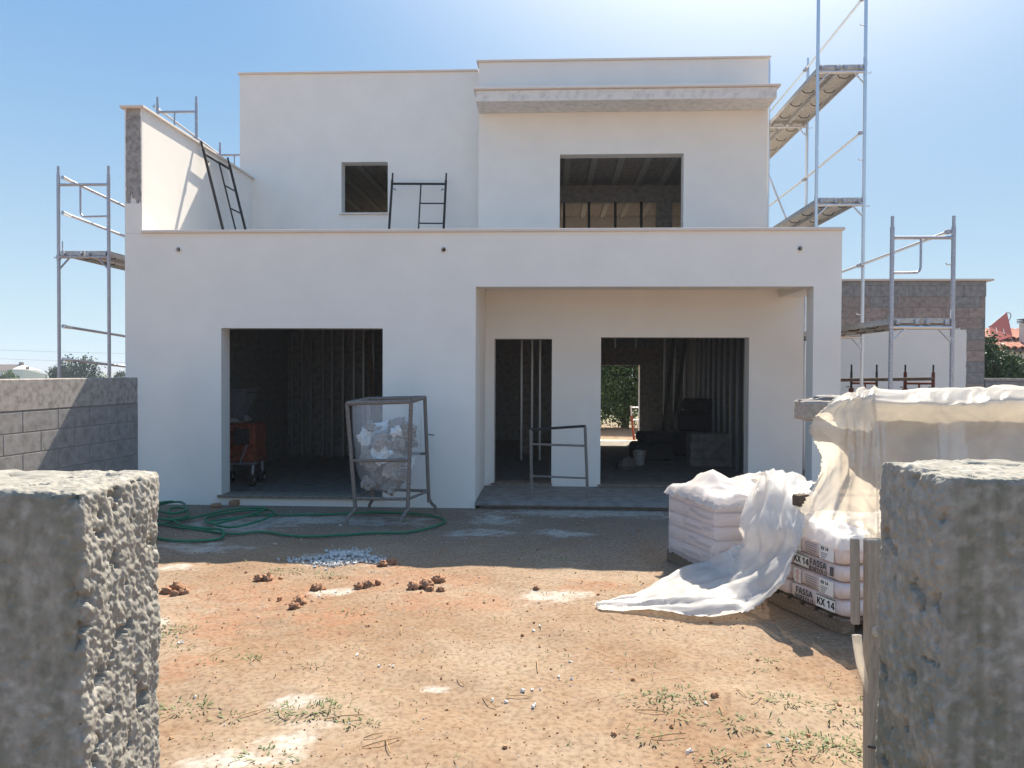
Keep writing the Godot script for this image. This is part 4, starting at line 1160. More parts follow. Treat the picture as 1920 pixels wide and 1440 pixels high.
func slab_and_sheets():
	# concrete meter niche: two cheeks and a lid that sticks out to the left
	var s = thing("meter_niche", "unfinished concrete meter niche with a slab lid jutting out to the left", "niche", Vector3(1.9, 0, -3.7))
	var o := Vector3(-1.9, 0, 3.7)
	var lid := rough_block(steps(1.095, 2.7, 0.012), steps(1.545, 1.632, 0.0108), steps(-3.62, -3.46, 0.02), func(p, _n): return 0.003 * nz.get_noise_3dv(p * 22.0) + 0.004 * clampf(nz.get_noise_3dv(p * 9.0), -1.0, 0.1), func(p, _n): return Color(0.47, 0.40, 0.345).lerp(Color(0.40, 0.38, 0.36), 0.5 + 0.5 * nz.get_noise_3dv(p * 12.0)), 0.01)
	part(s, "lid", lid, M.pillar_concrete, o)
	part(s, "cheek", boxm(Vector3(1.50, -0.1, -3.62), Vector3(1.66, 1.543, -3.47), 0.008), M.bare_concrete, o)
	part(s, "cheek", boxm(Vector3(2.5, -0.1, -3.62), Vector3(2.66, 1.543, -3.47), 0.008), M.bare_concrete, o)
	part(s, "back", boxm(Vector3(1.662, -0.1, -3.62), Vector3(2.498, 0.9, -3.56), 0.004), M.block, o)
	# heap of mortar left on the lid
	solo("mortar_heap", "small grey heap of hardened mortar on the jutting slab end", "mortar", lump(Vector3(0.13, 0.022, 0.06), 3, 0.5, 1.6, 18), M.bare_concrete, Vector3(1.25, 1.632, -3.54))
	solo("plastic_sheet", "yellowed translucent plastic sheet hanging over the front of the concrete slab", "plastic sheet", sheet(SHEET_FRONT, 16, 0.014, 1.3, 0.0, 2), M.sheet_old, Vector3.ZERO, Vector3.ZERO, "plastic sheets over the niche")
	solo("plastic_sheet", "backlit cream plastic sheet billowing off the left end of the slab", "plastic sheet", sheet(SHEET_SIDE, 16, 0.02, 0.8, 0.02, 3), M.sheet_old, Vector3.ZERO, Vector3.ZERO, "plastic sheets over the niche")
	solo("plastic_strip", "narrow twisted strip of plastic dangling along the grey post", "plastic strip", sheet(SHEET_TAIL, 8, 0.008, 1.5, 0.0, 7), M.sheet_old)
	# post that props the lid, with a board clamped to it
	var p = thing("prop_post", "weathered grey post with a slat clamped to it beside the right wall end", "post", Vector3(1.36, 0, -3.36))
	part(p, "post", boxm(Vector3(-0.03, -0.05, -0.03), Vector3(0.045, 1.06, 0.03), 0.006), M.grey_post, Vector3.ZERO, Vector3(0, 0, 0.01))
	part(p, "slat", boxm(Vector3(-0.078, 0.70, -0.02), Vector3(-0.044, 1.06, 0.005), 0.004), M.grey_post, Vector3.ZERO, Vector3(0, 0, 0.02))
	part(p, "clamp", boxm(Vector3(-0.105, 0.655, -0.045), Vector3(0.01, 0.70, 0.05), 0.01), M.sheet_old, Vector3.ZERO, Vector3(0, 0, -0.12))
	part(p, "clamp_tail", tubem(curve([Vector3(-0.08, 0.66, 0.02), Vector3(-0.07, 0.56, 0.03), Vector3(-0.045, 0.48, 0.02), Vector3(-0.03, 0.41, 0.02)], 4), [0.02, 0.02, 0.02, 0.018, 0.018, 0.018, 0.016, 0.016, 0.014, 0.012, 0.009, 0.006, 0.003], 8), M.sheet_old)
	part(p, "wire", tubem([Vector3(-0.035, 0.2, 0.034), Vector3(0.0, 0.195, 0.036), Vector3(0.05, 0.2, 0.034)], 0.004, 6), M.dark_steel)

# ------------------------------------------------------------------ frame with a clear bag of rubble
func rubble_frame():
	var f = thing("rubble_stand", "mortar splashed tubular steel frame standing in front of the left opening", "stand", Vector3(-1.9, 0, -9.2))
	var o := Vector3(1.9, 0, 9.2)
	var t := func(called, pts, r = 0.017): return part(f, called, tubem(pts, r, 8), M.splashed_steel, o)
	var a := Vector3(-2.31, 1.375, -8.86)
	var b := Vector3(-1.565, 1.405, -8.80)
	var c := Vector3(-1.535, 1.425, -9.58)
	var d := Vector3(-2.25, 1.40, -9.62)
	var feet := [Vector3(-2.21, 0.16, -8.86), Vector3(-1.60, 0.17, -8.80), Vector3(-1.48, 0.14, -9.58), Vector3(-2.18, 0.15, -9.62)]
	var tops := [a, b, c, d]
	for i in 4:
		t.call("upright", [tops[i], feet[i]], 0.023)
		var p: Vector3 = feet[i]
		var dz := 0.12 if i < 2 else -0.1
		var dx := -0.07 if i == 0 or i == 3 else (-0.06 if i == 1 else 0.07)
		t.call("foot", curve([p + Vector3(0.01, 0.03, 0), p + Vector3(dx * 0.4, -0.02, dz * 0.4), p + Vector3(dx * 0.9, -0.07, dz * 0.9), p + Vector3(dx * 1.1, -0.155, dz * 1.15)], 4), 0.019)
	for i in 4:
		var j := (i + 1) % 4
		t.call("rail", [tops[i], tops[j]], 0.024)
		if i == 0 or i == 2:
			t.call("rail", [tops[i].lerp(feet[i], 0.535), tops[j].lerp(feet[j], 0.535)], 0.018)
		t.call("rail", [tops[i].lerp(feet[i], 0.89), tops[j].lerp(feet[j], 0.89)], 0.018)
	t.call("hook", [tops[2].lerp(feet[2], 0.35), tops[2].lerp(feet[2], 0.35) + Vector3(0.1, -0.01, 0.02)], 0.008)
	# the bag: hung from the top rails, round below
	var st := begin(true)
	var g := []
	for i in 19:
		var v := i / 18.0
		var row := []
		var y := lerpf(1.39, 0.30, v)
		var k := sqrt(maxf(0.0, 1.0 - pow(v, 6.5))) * 0.97 + 0.03
		for j in 41:
			var ang := TAU * j / 40.0
			var ca := cos(ang)
			var sa := sin(ang)
			var sq := pow(pow(absf(ca), 5.0) + pow(absf(sa), 5.0), -0.2)
			sq = lerpf(sq, 1.04, clampf((v - 0.35) * 1.7, 0.0, 1.0))
			var cx := -1.915 + 0.02 * v
			var r := 1.0 + 0.05 * nz.get_noise_3d(ca * 3.0 + v, v * 2.0, sa * 3.0) * (0.3 + v) + 0.03 * absf(nz.get_noise_3d(ca * 7.0, v * 1.2 + ca, sa * 7.0))
			row.append(Vector3(cx + ca * sq * 0.365 * k * r, y + 0.02 * sa * (1.0 - v), -9.2 + sa * sq * 0.37 * k * r))
		g.append(row)
	for i in 18:
		for j in 40:
			for p in [g[i][j], g[i][j + 1], g[i + 1][j + 1], g[i][j], g[i + 1][j + 1], g[i + 1][j]]:
				st.add_vertex(p)
	solo("clear_bag", "clear plastic bag of rubble hung inside the splashed steel frame", "bag", done(st), M.bag_film)
	# what it holds
	var n := 0
	for i in 46:
		var v := rng.randf()
		var y := 0.40 + v * 0.7
		var rr := (0.3 if y > 0.55 else 0.22) * sqrt(rng.randf())
		var ang := rng.randf() * TAU
		var r := rng.randf_range(0.07, 0.125)
		solo("rubble_lump", "crumpled pale paper and plaster lump inside the clear rubble bag", "rubble", lump(Vector3(r, r * 0.75, r * 0.8), 50 + i, 0.75, 1.3, 12, true), M.rubble_white if i % 4 else M.print_white, Vector3(-1.9 + cos(ang) * rr, y, -9.2 + sin(ang) * rr), Vector3(rng.randf() * 3.0, rng.randf() * 3.0, rng.randf() * 3.0), "lumps inside the clear rubble bag")
		n += 1

# steel end frame of a small scaffold, its own feet at y = 0
func end_frame(parent, w: float, tall: float, m):
	pipe(parent, "post", Vector3(0, 0, 0), Vector3(0, tall - 0.13, 0), 0.021, m)
	pipe(parent, "post", Vector3(w, 0, 0), Vector3(w, tall - 0.13, 0), 0.021, m)
	pipe(parent, "spigot", Vector3(0, tall - 0.13, 0), Vector3(0, tall, 0), 0.015, m)
	pipe(parent, "spigot", Vector3(w, tall - 0.13, 0), Vector3(w, tall, 0), 0.015, m)
	pipe(parent, "top_bar", Vector3(0, tall - 0.2, 0), Vector3(w, tall - 0.2, 0), 0.02, m)
	pipe(parent, "middle_post", Vector3(w * 0.54, 0.05, 0), Vector3(w * 0.54, tall - 0.2, 0), 0.013, m)
	for y in [0.55, 0.91, 1.27, 0.2]:
		if y * tall / 2.1 + 0.3 < tall:
			pipe(parent, "rung", Vector3(w * 0.54, y * tall / 2.1 + 0.28, 0), Vector3(w, y * tall / 2.1 + 0.28, 0), 0.012, m)
	for x in [0.03, w - 0.03]:
		part(parent, "hook", tubem([Vector3(x, tall - 0.3, 0), Vector3(x + (0.03 if x < w / 2 else -0.03), tall - 0.3, 0.01), Vector3(x + (0.035 if x < w / 2 else -0.035), tall - 0.33, 0.01)], 0.008, 6), m)

func frames_and_trestle():
	var a = thing("scaffold_ladder", "dark steel ladder frame leaning on the upper wall beside the small window", "scaffold frame", Vector3(-2.78, 3.10, -13.15), 0.0, "ladder frames on the terrace")
	end_frame(a, 0.935, 2.13, M.dark_steel)
	a.rotation.x = -0.23
	a.rotation.z = -0.012
	var b = thing("scaffold_ladder", "dark steel ladder frame leaning on the terrace screen at left", "scaffold frame", Vector3(-4.72, 3.10, -11.62), 0.0, "ladder frames on the terrace")
	end_frame(b, 0.93, 2.14, M.dark_steel)
	# its own x runs into the depth, and it leans left
	b.basis = Basis(Vector3(0.02, 0.0, -1.0), Vector3(-0.245, 0.968, 0.03), Vector3(0.968, 0.245, 0.02)).orthonormalized()
	# guard frame on the porch
	var g = thing("safety_barrier", "paint splashed steel guard frame standing on the porch before the door", "guard frame", Vector3(-0.24, 0.083, -10.38))
	pipe(g, "post", Vector3(0.0, 0, 0), Vector3(-0.02, 0.9, -0.03), 0.02, M.splashed_steel)
	pipe(g, "post", Vector3(0.735, 0, 0), Vector3(0.695, 0.95, -0.03), 0.02, M.splashed_steel)
	pipe(g, "top_bar", Vector3(-0.03, 0.895, -0.03), Vector3(0.705, 0.95, -0.03), 0.018, M.dark_steel)
	pipe(g, "rail", Vector3(-0.01, 0.705, -0.02), Vector3(0.705, 0.69, -0.02), 0.015, M.splashed_steel)
	pipe(g, "rail", Vector3(0.0, 0.285, -0.01), Vector3(0.72, 0.265, -0.01), 0.013, M.splashed_steel)
	# red trestles with a plank, in front of the annex wall
	var plank_y := 1.60
	for k in 2:
		var x := 4.85 if k == 0 else 5.70
		var t = thing("trestle", "red steel builder's trestle, the nearer to the house corner" if k == 0 else "red steel builder's trestle with tall side posts, farther from the house", "trestle", Vector3(x, 0, -13.0), 0.0, "red trestles before the annex wall")
		for s in [0.0, 0.44 if k else 0.4]:
			pipe(t, "leg", Vector3(s, 0, 0.3), Vector3(s, plank_y - 0.1, 0.05), 0.02, M.red_steel)
			pipe(t, "leg", Vector3(s, 0, -0.3), Vector3(s, plank_y - 0.1, -0.05), 0.02, M.red_steel)
			pipe(t, "side_post", Vector3(s, plank_y - 0.14, 0), Vector3(s, plank_y + 0.16, 0), 0.026 if k else 0.018, M.red_steel if k else M.dark_steel)
			pipe(t, "spigot", Vector3(s, plank_y + 0.16, 0), Vector3(s, plank_y + 0.28, 0), 0.014, M.dark_steel)
			part(t, "clamp_screw", tubem([Vector3(s - 0.09, plank_y - 0.08, 0.03), Vector3(s, plank_y - 0.08, 0.03)], 0.009, 6), M.dark_steel)
		pipe(t, "cross_bar", Vector3(0, plank_y - 0.02, 0), Vector3(0.44 if k else 0.4, plank_y - 0.02, 0), 0.02, M.red_steel)
		pipe(t, "middle_post", Vector3(0.22, 0.6, 0), Vector3(0.22, plank_y - 0.03, 0), 0.014, M.red_steel)
	solo("scaffold_board", "mortar stained timber board lying across the two red trestles", "board", boxm(Vector3(0, 0, -0.12), Vector3(1.72, 0.05, 0.12), 0.005), M.old_plank, Vector3(4.3, plank_y + 0.0, -12.84), Vector3(0, 0, 0.018))

# ------------------------------------------------------------------ indoors
func indoors():
	# plastering machine behind the left opening
	var m = thing("plaster_machine", "orange plastering machine with a pale hopper just inside the left opening", "machine", Vector3(-4.62, 0.05, -11.5))
	part(m, "body", boxm(Vector3(-0.28, 0.34, -0.25), Vector3(0.33, 0.92, 0.25), 0.03), M.orange_paint)
	part(m, "motor_cover", boxm(Vector3(-0.25, 0.925, -0.2), Vector3(0.12, 0.99, 0.2), 0.02), M.plank_steel)
	var st := begin()
	for k in 4:
		var a := [Vector3(-0.3, 1.42, -0.24), Vector3(0.22, 1.42, -0.24), Vector3(0.22, 1.42, 0.24), Vector3(-0.3, 1.42, 0.24)]
		var b := [Vector3(-0.15, 1.0, -0.1), Vector3(0.06, 1.0, -0.1), Vector3(0.06, 1.0, 0.1), Vector3(-0.15, 1.0, 0.1)]
		poly(st, [a[k], a[(k + 1) % 4], b[(k + 1) % 4], b[k]], Vector3(-0.04, 1.2, 0))
	part(m, "hopper", done(st), M.galvanized)
	part(m, "hopper_grille", boxm(Vector3(-0.28, 1.36, -0.22), Vector3(0.2, 1.37, 0.22)), M.dark_steel)
	part(m, "hose_coupling", tubem([Vector3(0.1, 1.0, 0.2), Vector3(0.22, 1.0, 0.26)], 0.045, 12), M.galvanized)
	part(m, "control_box", boxm(Vector3(0.05, 0.62, 0.252), Vector3(0.26, 0.85, 0.31), 0.01), M.dark_steel)
	for x in [-0.2, 0.28]:
		pipe(m, "leg", Vector3(x, 0.1, 0.2), Vector3(x, 0.36, 0.18), 0.025, M.galvanized)
		pipe(m, "leg", Vector3(x, 0.1, -0.2), Vector3(x, 0.36, -0.18), 0.025, M.galvanized)
		for z in [-0.2, 0.2]:
			var w = part(m, "wheel", tubem([Vector3(x - 0.03, 0.09, z), Vector3(x + 0.03, 0.09, z)], 0.09, 14), M.black_rubber)
			part(w, "hub", tubem([Vector3(x - 0.034, 0.09, z), Vector3(x + 0.034, 0.09, z)], 0.035, 10), M.galvanized)
	pipe(m, "frame_bar", Vector3(-0.28, 0.32, 0.22), Vector3(0.36, 0.34, 0.22), 0.02, M.galvanized)
	pipe(m, "frame_bar", Vector3(0.1, 0.32, 0.24), Vector3(0.22, 0.62, 0.25), 0.016, M.galvanized)
	# boards leaning at the back of the left room
	for i in 3:
		solo("leaning_board", ["long timber board leaning in the middle of the dark left room", "short timber board leaning at the right of the dark left room", "pale batten leaning near the right jamb of the left opening"][i], "board", boxm(Vector3(-0.05, 0, -0.012), Vector3(0.05, [2.5, 2.1, 1.5][i], 0.012), 0.003), M.pallet_wood, Vector3([-3.15, -2.75, -2.05][i], 0.05, [-14.4, -14.6, -13.5][i]), Vector3(-0.18, 0, [0.13, 0.05, -0.04][i]), "boards leaning indoors")
	# right room: stacked blocks, sacks under a dark cover, bucket, boards
	for r in 4:
		for c in 3:
			solo("stacked_block", "grey block, %s row, %s of three, stacked inside the porch window" % [["bottom", "second", "third", "top"][r], ["left", "middle", "right"][c]], "block", boxm(Vector3(-0.115, 0, -0.2), Vector3(0.115, 0.145, 0.2), 0.006), M.floor_slab, Vector3(2.62 + c * 0.235 + 0.01 * (r % 2), 0.05 + r * 0.148, -14.5), Vector3(0, 0.02 * (r - c), 0), "blocks stacked in the right room")
	var packs := [[1.75, 0.05, -15.4, 0.75, 0.34, 0.1], [1.82, 0.392, -15.35, 0.6, 0.2, 0.25], [2.7, 0.05, -16.3, 0.9, 0.5, -0.1], [2.75, 0.552, -16.3, 0.8, 0.4, 0.05], [2.85, 0.955, -16.25, 0.55, 0.25, 0.3]]
	for i in packs.size():
		var p = packs[i]
		solo("insulation_pack", ["large dark wrapped pack on the floor of the right room", "smaller dark wrapped pack on top of the large front one", "tall dark wrapped pack at the back of the right room", "middle dark wrapped pack of the rear stack", "topmost dark wrapped pack of the rear stack"][i], "pack", boxm(Vector3(-p[3] / 2.0, 0, -0.3), Vector3(p[3] / 2.0, p[4], 0.3), 0.05), M.dark_steel, Vector3(p[0] + 0.2, p[1], p[2]), Vector3(0, p[5], 0), "wrapped packs in the right room")
	var bu = thing("bucket", "small pale bucket on the floor beside the covered pile", "bucket", Vector3(1.62, 0.05, -14.45))
	var bs := begin(true)
	tube(bs, [Vector3(0, 0.0, 0), Vector3(0, 0.2, 0), Vector3(0, 0.26, 0)], [0.09, 0.115, 0.125], 18, false)
	part(bu, "pail", done(bs), M.plank_steel)
	part(bu, "bottom", tubem([Vector3(0, 0.002, 0), Vector3(0, 0.01, 0)], 0.089, 18), M.plank_steel)
	part(bu, "handle", tubem(curve([Vector3(-0.12, 0.25, 0), Vector3(-0.08, 0.3, 0.08), Vector3(0, 0.31, 0.12), Vector3(0.08, 0.3, 0.08), Vector3(0.12, 0.25, 0)], 4), 0.005, 6), M.dark_steel)
	solo("stone_lump", "dark broken lump lying on the floor in front of the bucket", "rubble", lump(Vector3(0.16, 0.1, 0.13), 33, 0.6, 1.5, 12, true), M.floor_slab, Vector3(1.35, 0.13, -13.9))
	for i in 2:
		solo("leaning_board", ["long batten slanting across the back of the right room", "second batten slanting beside it at the back of the right room"][i], "board", boxm(Vector3(-0.04, 0, -0.012), Vector3(0.04, 2.6, 0.012), 0.003), M.old_plank, Vector3(2.35 + i * 0.18, 0.05, -16.9), Vector3(-0.1, 0, -0.12 - i * 0.03), "boards leaning indoors")
	# orange ladder frame standing just outside the back door
	var l = thing("ladder_frame", "orange painted ladder frame standing outside the back door opening", "ladder", Vector3(2.11, 0.02, -20.0))
	pipe(l, "rail", Vector3(0, 0, 0), Vector3(-0.07, 0.62, 0), 0.03, M.orange_paint)
	pipe(l, "rail", Vector3(0.35, 0, 0), Vector3(0.3, 0.62, 0), 0.03, M.orange_paint)
	pipe(l, "spigot", Vector3(-0.07, 0.62, 0), Vector3(-0.09, 0.86, 0), 0.018, M.galvanized)
	pipe(l, "spigot", Vector3(0.3, 0.62, 0), Vector3(0.29, 0.86, 0), 0.018, M.galvanized)
	for y in [0.12, 0.5, 0.82]:
		pipe(l, "rung", Vector3(-0.02 - y * 0.09, y, 0), Vector3(0.33 - y * 0.05, y, 0), 0.018, M.galvanized)

# ------------------------------------------------------------------ hose, clods, small things on the ground
func lay(p: Vector3) -> Vector3:
	return Vector3(p.x, gy(p.x, p.z) + p.y, p.z)

func hose_and_clods():
	for k in 2:
		var pts := []
		for p in (HOSE_A if k == 0 else HOSE_B):
			pts.append(lay(Vector3(p.x, p.y - 0.008, p.z)))
		solo("garden_hose", "green garden hose running from the coils to the rubble frame and back" if k == 0 else "tangled heap of green garden hose by the left end of the facade", "hose", tubem(curve(pts, 6), 0.013 if k == 0 else 0.014, 8), M.hose, Vector3.ZERO, Vector3.ZERO, "green hoses before the facade")
	var where := ["in the cluster of five in the sunlit middle", "in the small cluster beside the left wall end", "in the pair on the shadow edge", "in the broken heap left of the middle", "on the sunlit earth below the shadow edge", "in the reddish crumbled heap", "alone beside the dug patch", "small, alone on the sunlit earth"]
	var of := [0, 0, 0, 0, 0, 1, 1, 1, 1, 2, 2, 3, 3, 4, 5, 5, 5, 6, 6, 7, 7, 7]
	for i in CLODS.size():
		var p: Vector3 = CLODS[i]
		var r: float = p.y * 0.72
		solo("soil_clod", "reddish clay clod " + where[of[i]], "clod", lump(Vector3(r, r * 0.75, r * 0.9), 200 + i, 0.8, 1.7, 16), M.clay, lay(Vector3(p.x, r * 0.25, p.z)), Vector3(rng.randf(), rng.randf() * 6.0, rng.randf() * 0.4), "clay clods on the yard")
	for i in BRICKS.size():
		var p: Vector3 = BRICKS[i]
		solo("brick_piece", ["flat broken brick piece at the foot of the facade, left of its neighbour", "thicker broken brick piece at the foot of the facade beside the left sill"][i], "brick", boxm(Vector3(-0.065, 0, -0.05), Vector3(0.065, 0.05 + 0.02 * i, 0.05), 0.012), M.clay, lay(Vector3(p.x, 0.0, p.z)), Vector3(0, 0.4 + i, 0.05), "brick pieces by the facade")

func blade(st: SurfaceTool, at: Vector3, dir: Vector3, l: float, w: float, c: Color):
	var side := dir.cross(Vector3.UP)
	side = side.normalized() * w if side.length() > 0.01 else Vector3.RIGHT * w
	var mid := at + dir * l * 0.55 + Vector3.UP * l * 0.12
	var tip := at + dir * l
	st.set_color(c)
	for p in [at - side * 0.4, mid - side, mid + side, at - side * 0.4, mid + side, at + side * 0.4, mid - side, tip, mid + side]:
		st.add_vertex(p)

func ground_cover():
	# low weeds
	var st := begin()
	for w in WEEDS:
		var s: float = w.y
		for k in int(40 * s):
			var a := rng.randf() * TAU
			var d := sqrt(rng.randf()) * 0.12 * s
			var p := Vector3(w.x + cos(a) * d * 1.5, 0, w.z + sin(a) * d)
			p.y = gy(p.x, p.z)
			var dir := Vector3(cos(a) + rng.randf_range(-0.6, 0.6), rng.randf_range(0.05, 0.7), sin(a) + rng.randf_range(-0.6, 0.6)).normalized()
			var dry := rng.randf()
			var c := Color(0.9, 1.0, 0.8).lerp(Color(2.3, 1.5, 0.9), 1.0 if dry > 0.72 else 0.0) * rng.randf_range(0.6, 1.15)
			blade(st, p, dir, rng.randf_range(0.012, 0.04) * (0.7 + 0.5 * s), rng.randf_range(0.002, 0.006), c)
	var weeds = solo("weeds", "low grey green weeds and dry grass scattered over the bare yard", "weeds", done(st), M.weed)
	weeds.set_meta("kind", "stuff")
	# thin scattered grass shoots all over
	var s2 := begin()
	for k in 2600:
		var x := rng.randf_range(-3.6, 3.0)
		var z := rng.randf_range(-9.6, -3.2)
		if nz.get_noise_2d(x * 1.4 + 9.0, z * 1.4) < 0.05:
			continue
		var p := Vector3(x, gy(x, z), z)
		var a := rng.randf() * TAU
		var c := Color(0.8, 1.0, 0.7).lerp(Color(2.4, 1.5, 0.9), 1.0 if rng.randf() > 0.5 else 0.0) * rng.randf_range(0.5, 1.1)
		blade(s2, p, Vector3(cos(a), rng.randf_range(0.1, 0.9), sin(a)).normalized(), rng.randf_range(0.012, 0.04), rng.randf_range(0.002, 0.004), c)
	var shoots = solo("grass_shoots", "sparse tiny grass shoots and dead stalks on the trodden earth", "grass", done(s2), M.weed)
	shoots.set_meta("kind", "stuff")
	# straws and twigs
	var s3 := begin()
	for p in STRAWS:
		for k in 1:
			var a := rng.randf() * TAU
			var q := lay(Vector3(p.x + rng.randf_range(-0.05, 0.05), 0.006, p.z + rng.randf_range(-0.05, 0.05)))
			var l := rng.randf_range(0.06, 0.2)
			tube(s3, curve([q, q + Vector3(cos(a) * l * 0.5, 0.012, sin(a) * l * 0.5 + 0.01), q + Vector3(cos(a) * l, 0.004, sin(a) * l)], 3), 0.0028, 5, false)
	var straws = solo("dry_stalks", "dry straw coloured stalks and twigs strewn over the yard", "stalks", done(s3), M.straw)
	straws.set_meta("kind", "stuff")
	# crumbs of earth and mortar, white gravel
	var bits := []
	var cols := []
	for k in 4200:
		var z := -3.2 - 6.5 * rng.randf()
		var x := rng.randf_range(-0.62, 0.50) * -z
		var rr := rng.randf_range(0.002, 0.0055) if rng.randf() < 0.95 else rng.randf_range(0.006, 0.013)
		var near := patch_weight(RED, x, z, 4.0)
		if near > 0.2 and rng.randf() < 0.5:
			rr *= 1.7
		bits.append([lay(Vector3(x, rr * 0.3, z)), rr])
		var t := rng.randf()
		cols.append(Color(0.36, 0.16, 0.08).lerp(Color(0.46, 0.28, 0.16), rng.randf()) if t < 0.86 else Color(0.6, 0.57, 0.53) * rng.randf_range(0.7, 1.1))
	for w in WHITE_BITS:
		for k in 2:
			bits.append([lay(Vector3(w.x + rng.randf_range(-0.05, 0.05), 0.006, w.z + rng.randf_range(-0.04, 0.04))), rng.randf_range(0.004, 0.012)])
			cols.append(Color(0.74, 0.72, 0.68))
	scatter("soil_crumbs", "small crumbs of earth and mortar scattered over the yard", "crumbs", bits, cols)
	bits = []
	cols = []
	var c0: Vector3 = GRAVEL[0]
	for k in 900:
		var a := rng.randf() * TAU
		var d := sqrt(rng.randf())
		var x := c0.x + cos(a) * d * 0.36 * (1.0 + 0.5 * sin(a * 3.0)) * (1.35 if k % 9 == 0 else 1.0)
		var z := c0.z + sin(a) * d * 0.3 * (1.35 if k % 9 == 0 else 1.0)
		var rr := rng.randf_range(0.006, 0.017)
		bits.append([lay(Vector3(x, rr * 0.4 + 0.03 * maxf(0.0, 1.0 - d * 1.1), z)), rr])
		cols.append(Color(0.56, 0.55, 0.54) * rng.randf_range(0.75, 1.1))
	scatter("white_gravel", "spilt patch of white gravel in the shade before the facade", "gravel", bits, cols)

func scatter(called: String, label: String, category: String, bits: Array, cols: Array):
	var mm := MultiMesh.new()
	mm.transform_format = MultiMesh.TRANSFORM_3D
	mm.use_colors = true
	mm.mesh = lump(Vector3(1, 0.75, 0.9), 77, 0.5, 1.4, 6, true)
	mm.mesh.surface_set_material(0, M.crumb)
	mm.instance_count = bits.size()
	for i in bits.size():
		var b := Basis.from_euler(Vector3(rng.randf() * 6.0, rng.randf() * 6.0, rng.randf() * 6.0)).scaled(Vector3.ONE * float(bits[i][1]))
		mm.set_instance_transform(i, Transform3D(b, bits[i][0]))
		mm.set_instance_color(i, cols[i])
	var o := MultiMeshInstance3D.new()
	o.name = numbered(called)
	o.multimesh = mm
	o.material_override = M.crumb
	add_child(o)
	tag(o, label, category)
	o.set_meta("kind", "stuff")

# ------------------------------------------------------------------ beyond the plot
func leafy(st: SurfaceTool, c: Vector3, r: Vector3, clumps: int, per: int, leaf: float, spread: float):
	for i in clumps:
		var d := Vector3(rng.randfn(), rng.randfn(), rng.randfn()).normalized()
		var k := 0.35 + 0.65 * pow(rng.randf(), 0.5)
		var cc := c + d * r * k * (1.0 + 0.25 * nz.get_noise_3dv(d * 2.0 + c))
		var shade := rng.randf_range(0.75, 1.25)
		for j in per:
			var p := cc + Vector3(rng.randfn(), rng.randfn(), rng.randfn()) * spread
			var n := Vector3(rng.randfn(), rng.randfn() + 0.4, rng.randfn()).normalized()
			var u := n.cross(Vector3(rng.randfn(), rng.randfn(), rng.randfn())).normalized() * leaf * rng.randf_range(0.6, 1.2)
			var v := n.cross(u) * 0.45
			st.set_color(Color(1, 1, 1) * shade * rng.randf_range(0.8, 1.2))
			for q in [p - u, p + v, p + u, p - u, p + u, p - v]:
				st.add_vertex(q)

func tree(called: String, label: String, at: Vector3, tall: float, r: Vector3, leaf: float, clumps: int, per: int, m, group := ""):
	var t = thing(called, label, "tree", at, 0.0, group)
	var st := begin(true)
	var top := Vector3(0, tall - r.y * 0.6, 0)
	tube(st, curve([Vector3.ZERO, Vector3(0.05, tall * 0.3, 0.03) * 1.0, top], 4), [0.11, 0.1, 0.095, 0.09, 0.085, 0.075, 0.06, 0.045, 0.03].map(func(q): return q * tall / 3.0), 8, false)
	for i in 6:
		var a := TAU * i / 6.0 + 0.4
		var b := top * rng.randf_range(0.45, 0.8)
		tube(st, [b, b + Vector3(cos(a) * r.x * 0.35, r.y * 0.35, sin(a) * r.z * 0.35), b + Vector3(cos(a) * r.x * 0.75, r.y * 0.6, sin(a) * r.z * 0.75)], [0.04 * tall / 3.0, 0.025 * tall / 3.0, 0.01 * tall / 3.0], 6, false)
	part(t, "trunk", done(st), M.bark)
	var cr := begin()
	leafy(cr, Vector3(0, tall - r.y, 0), r, clumps, per, leaf, minf(r.x, r.y) * 0.16)
	part(t, "crown", done(cr), m)
	return t

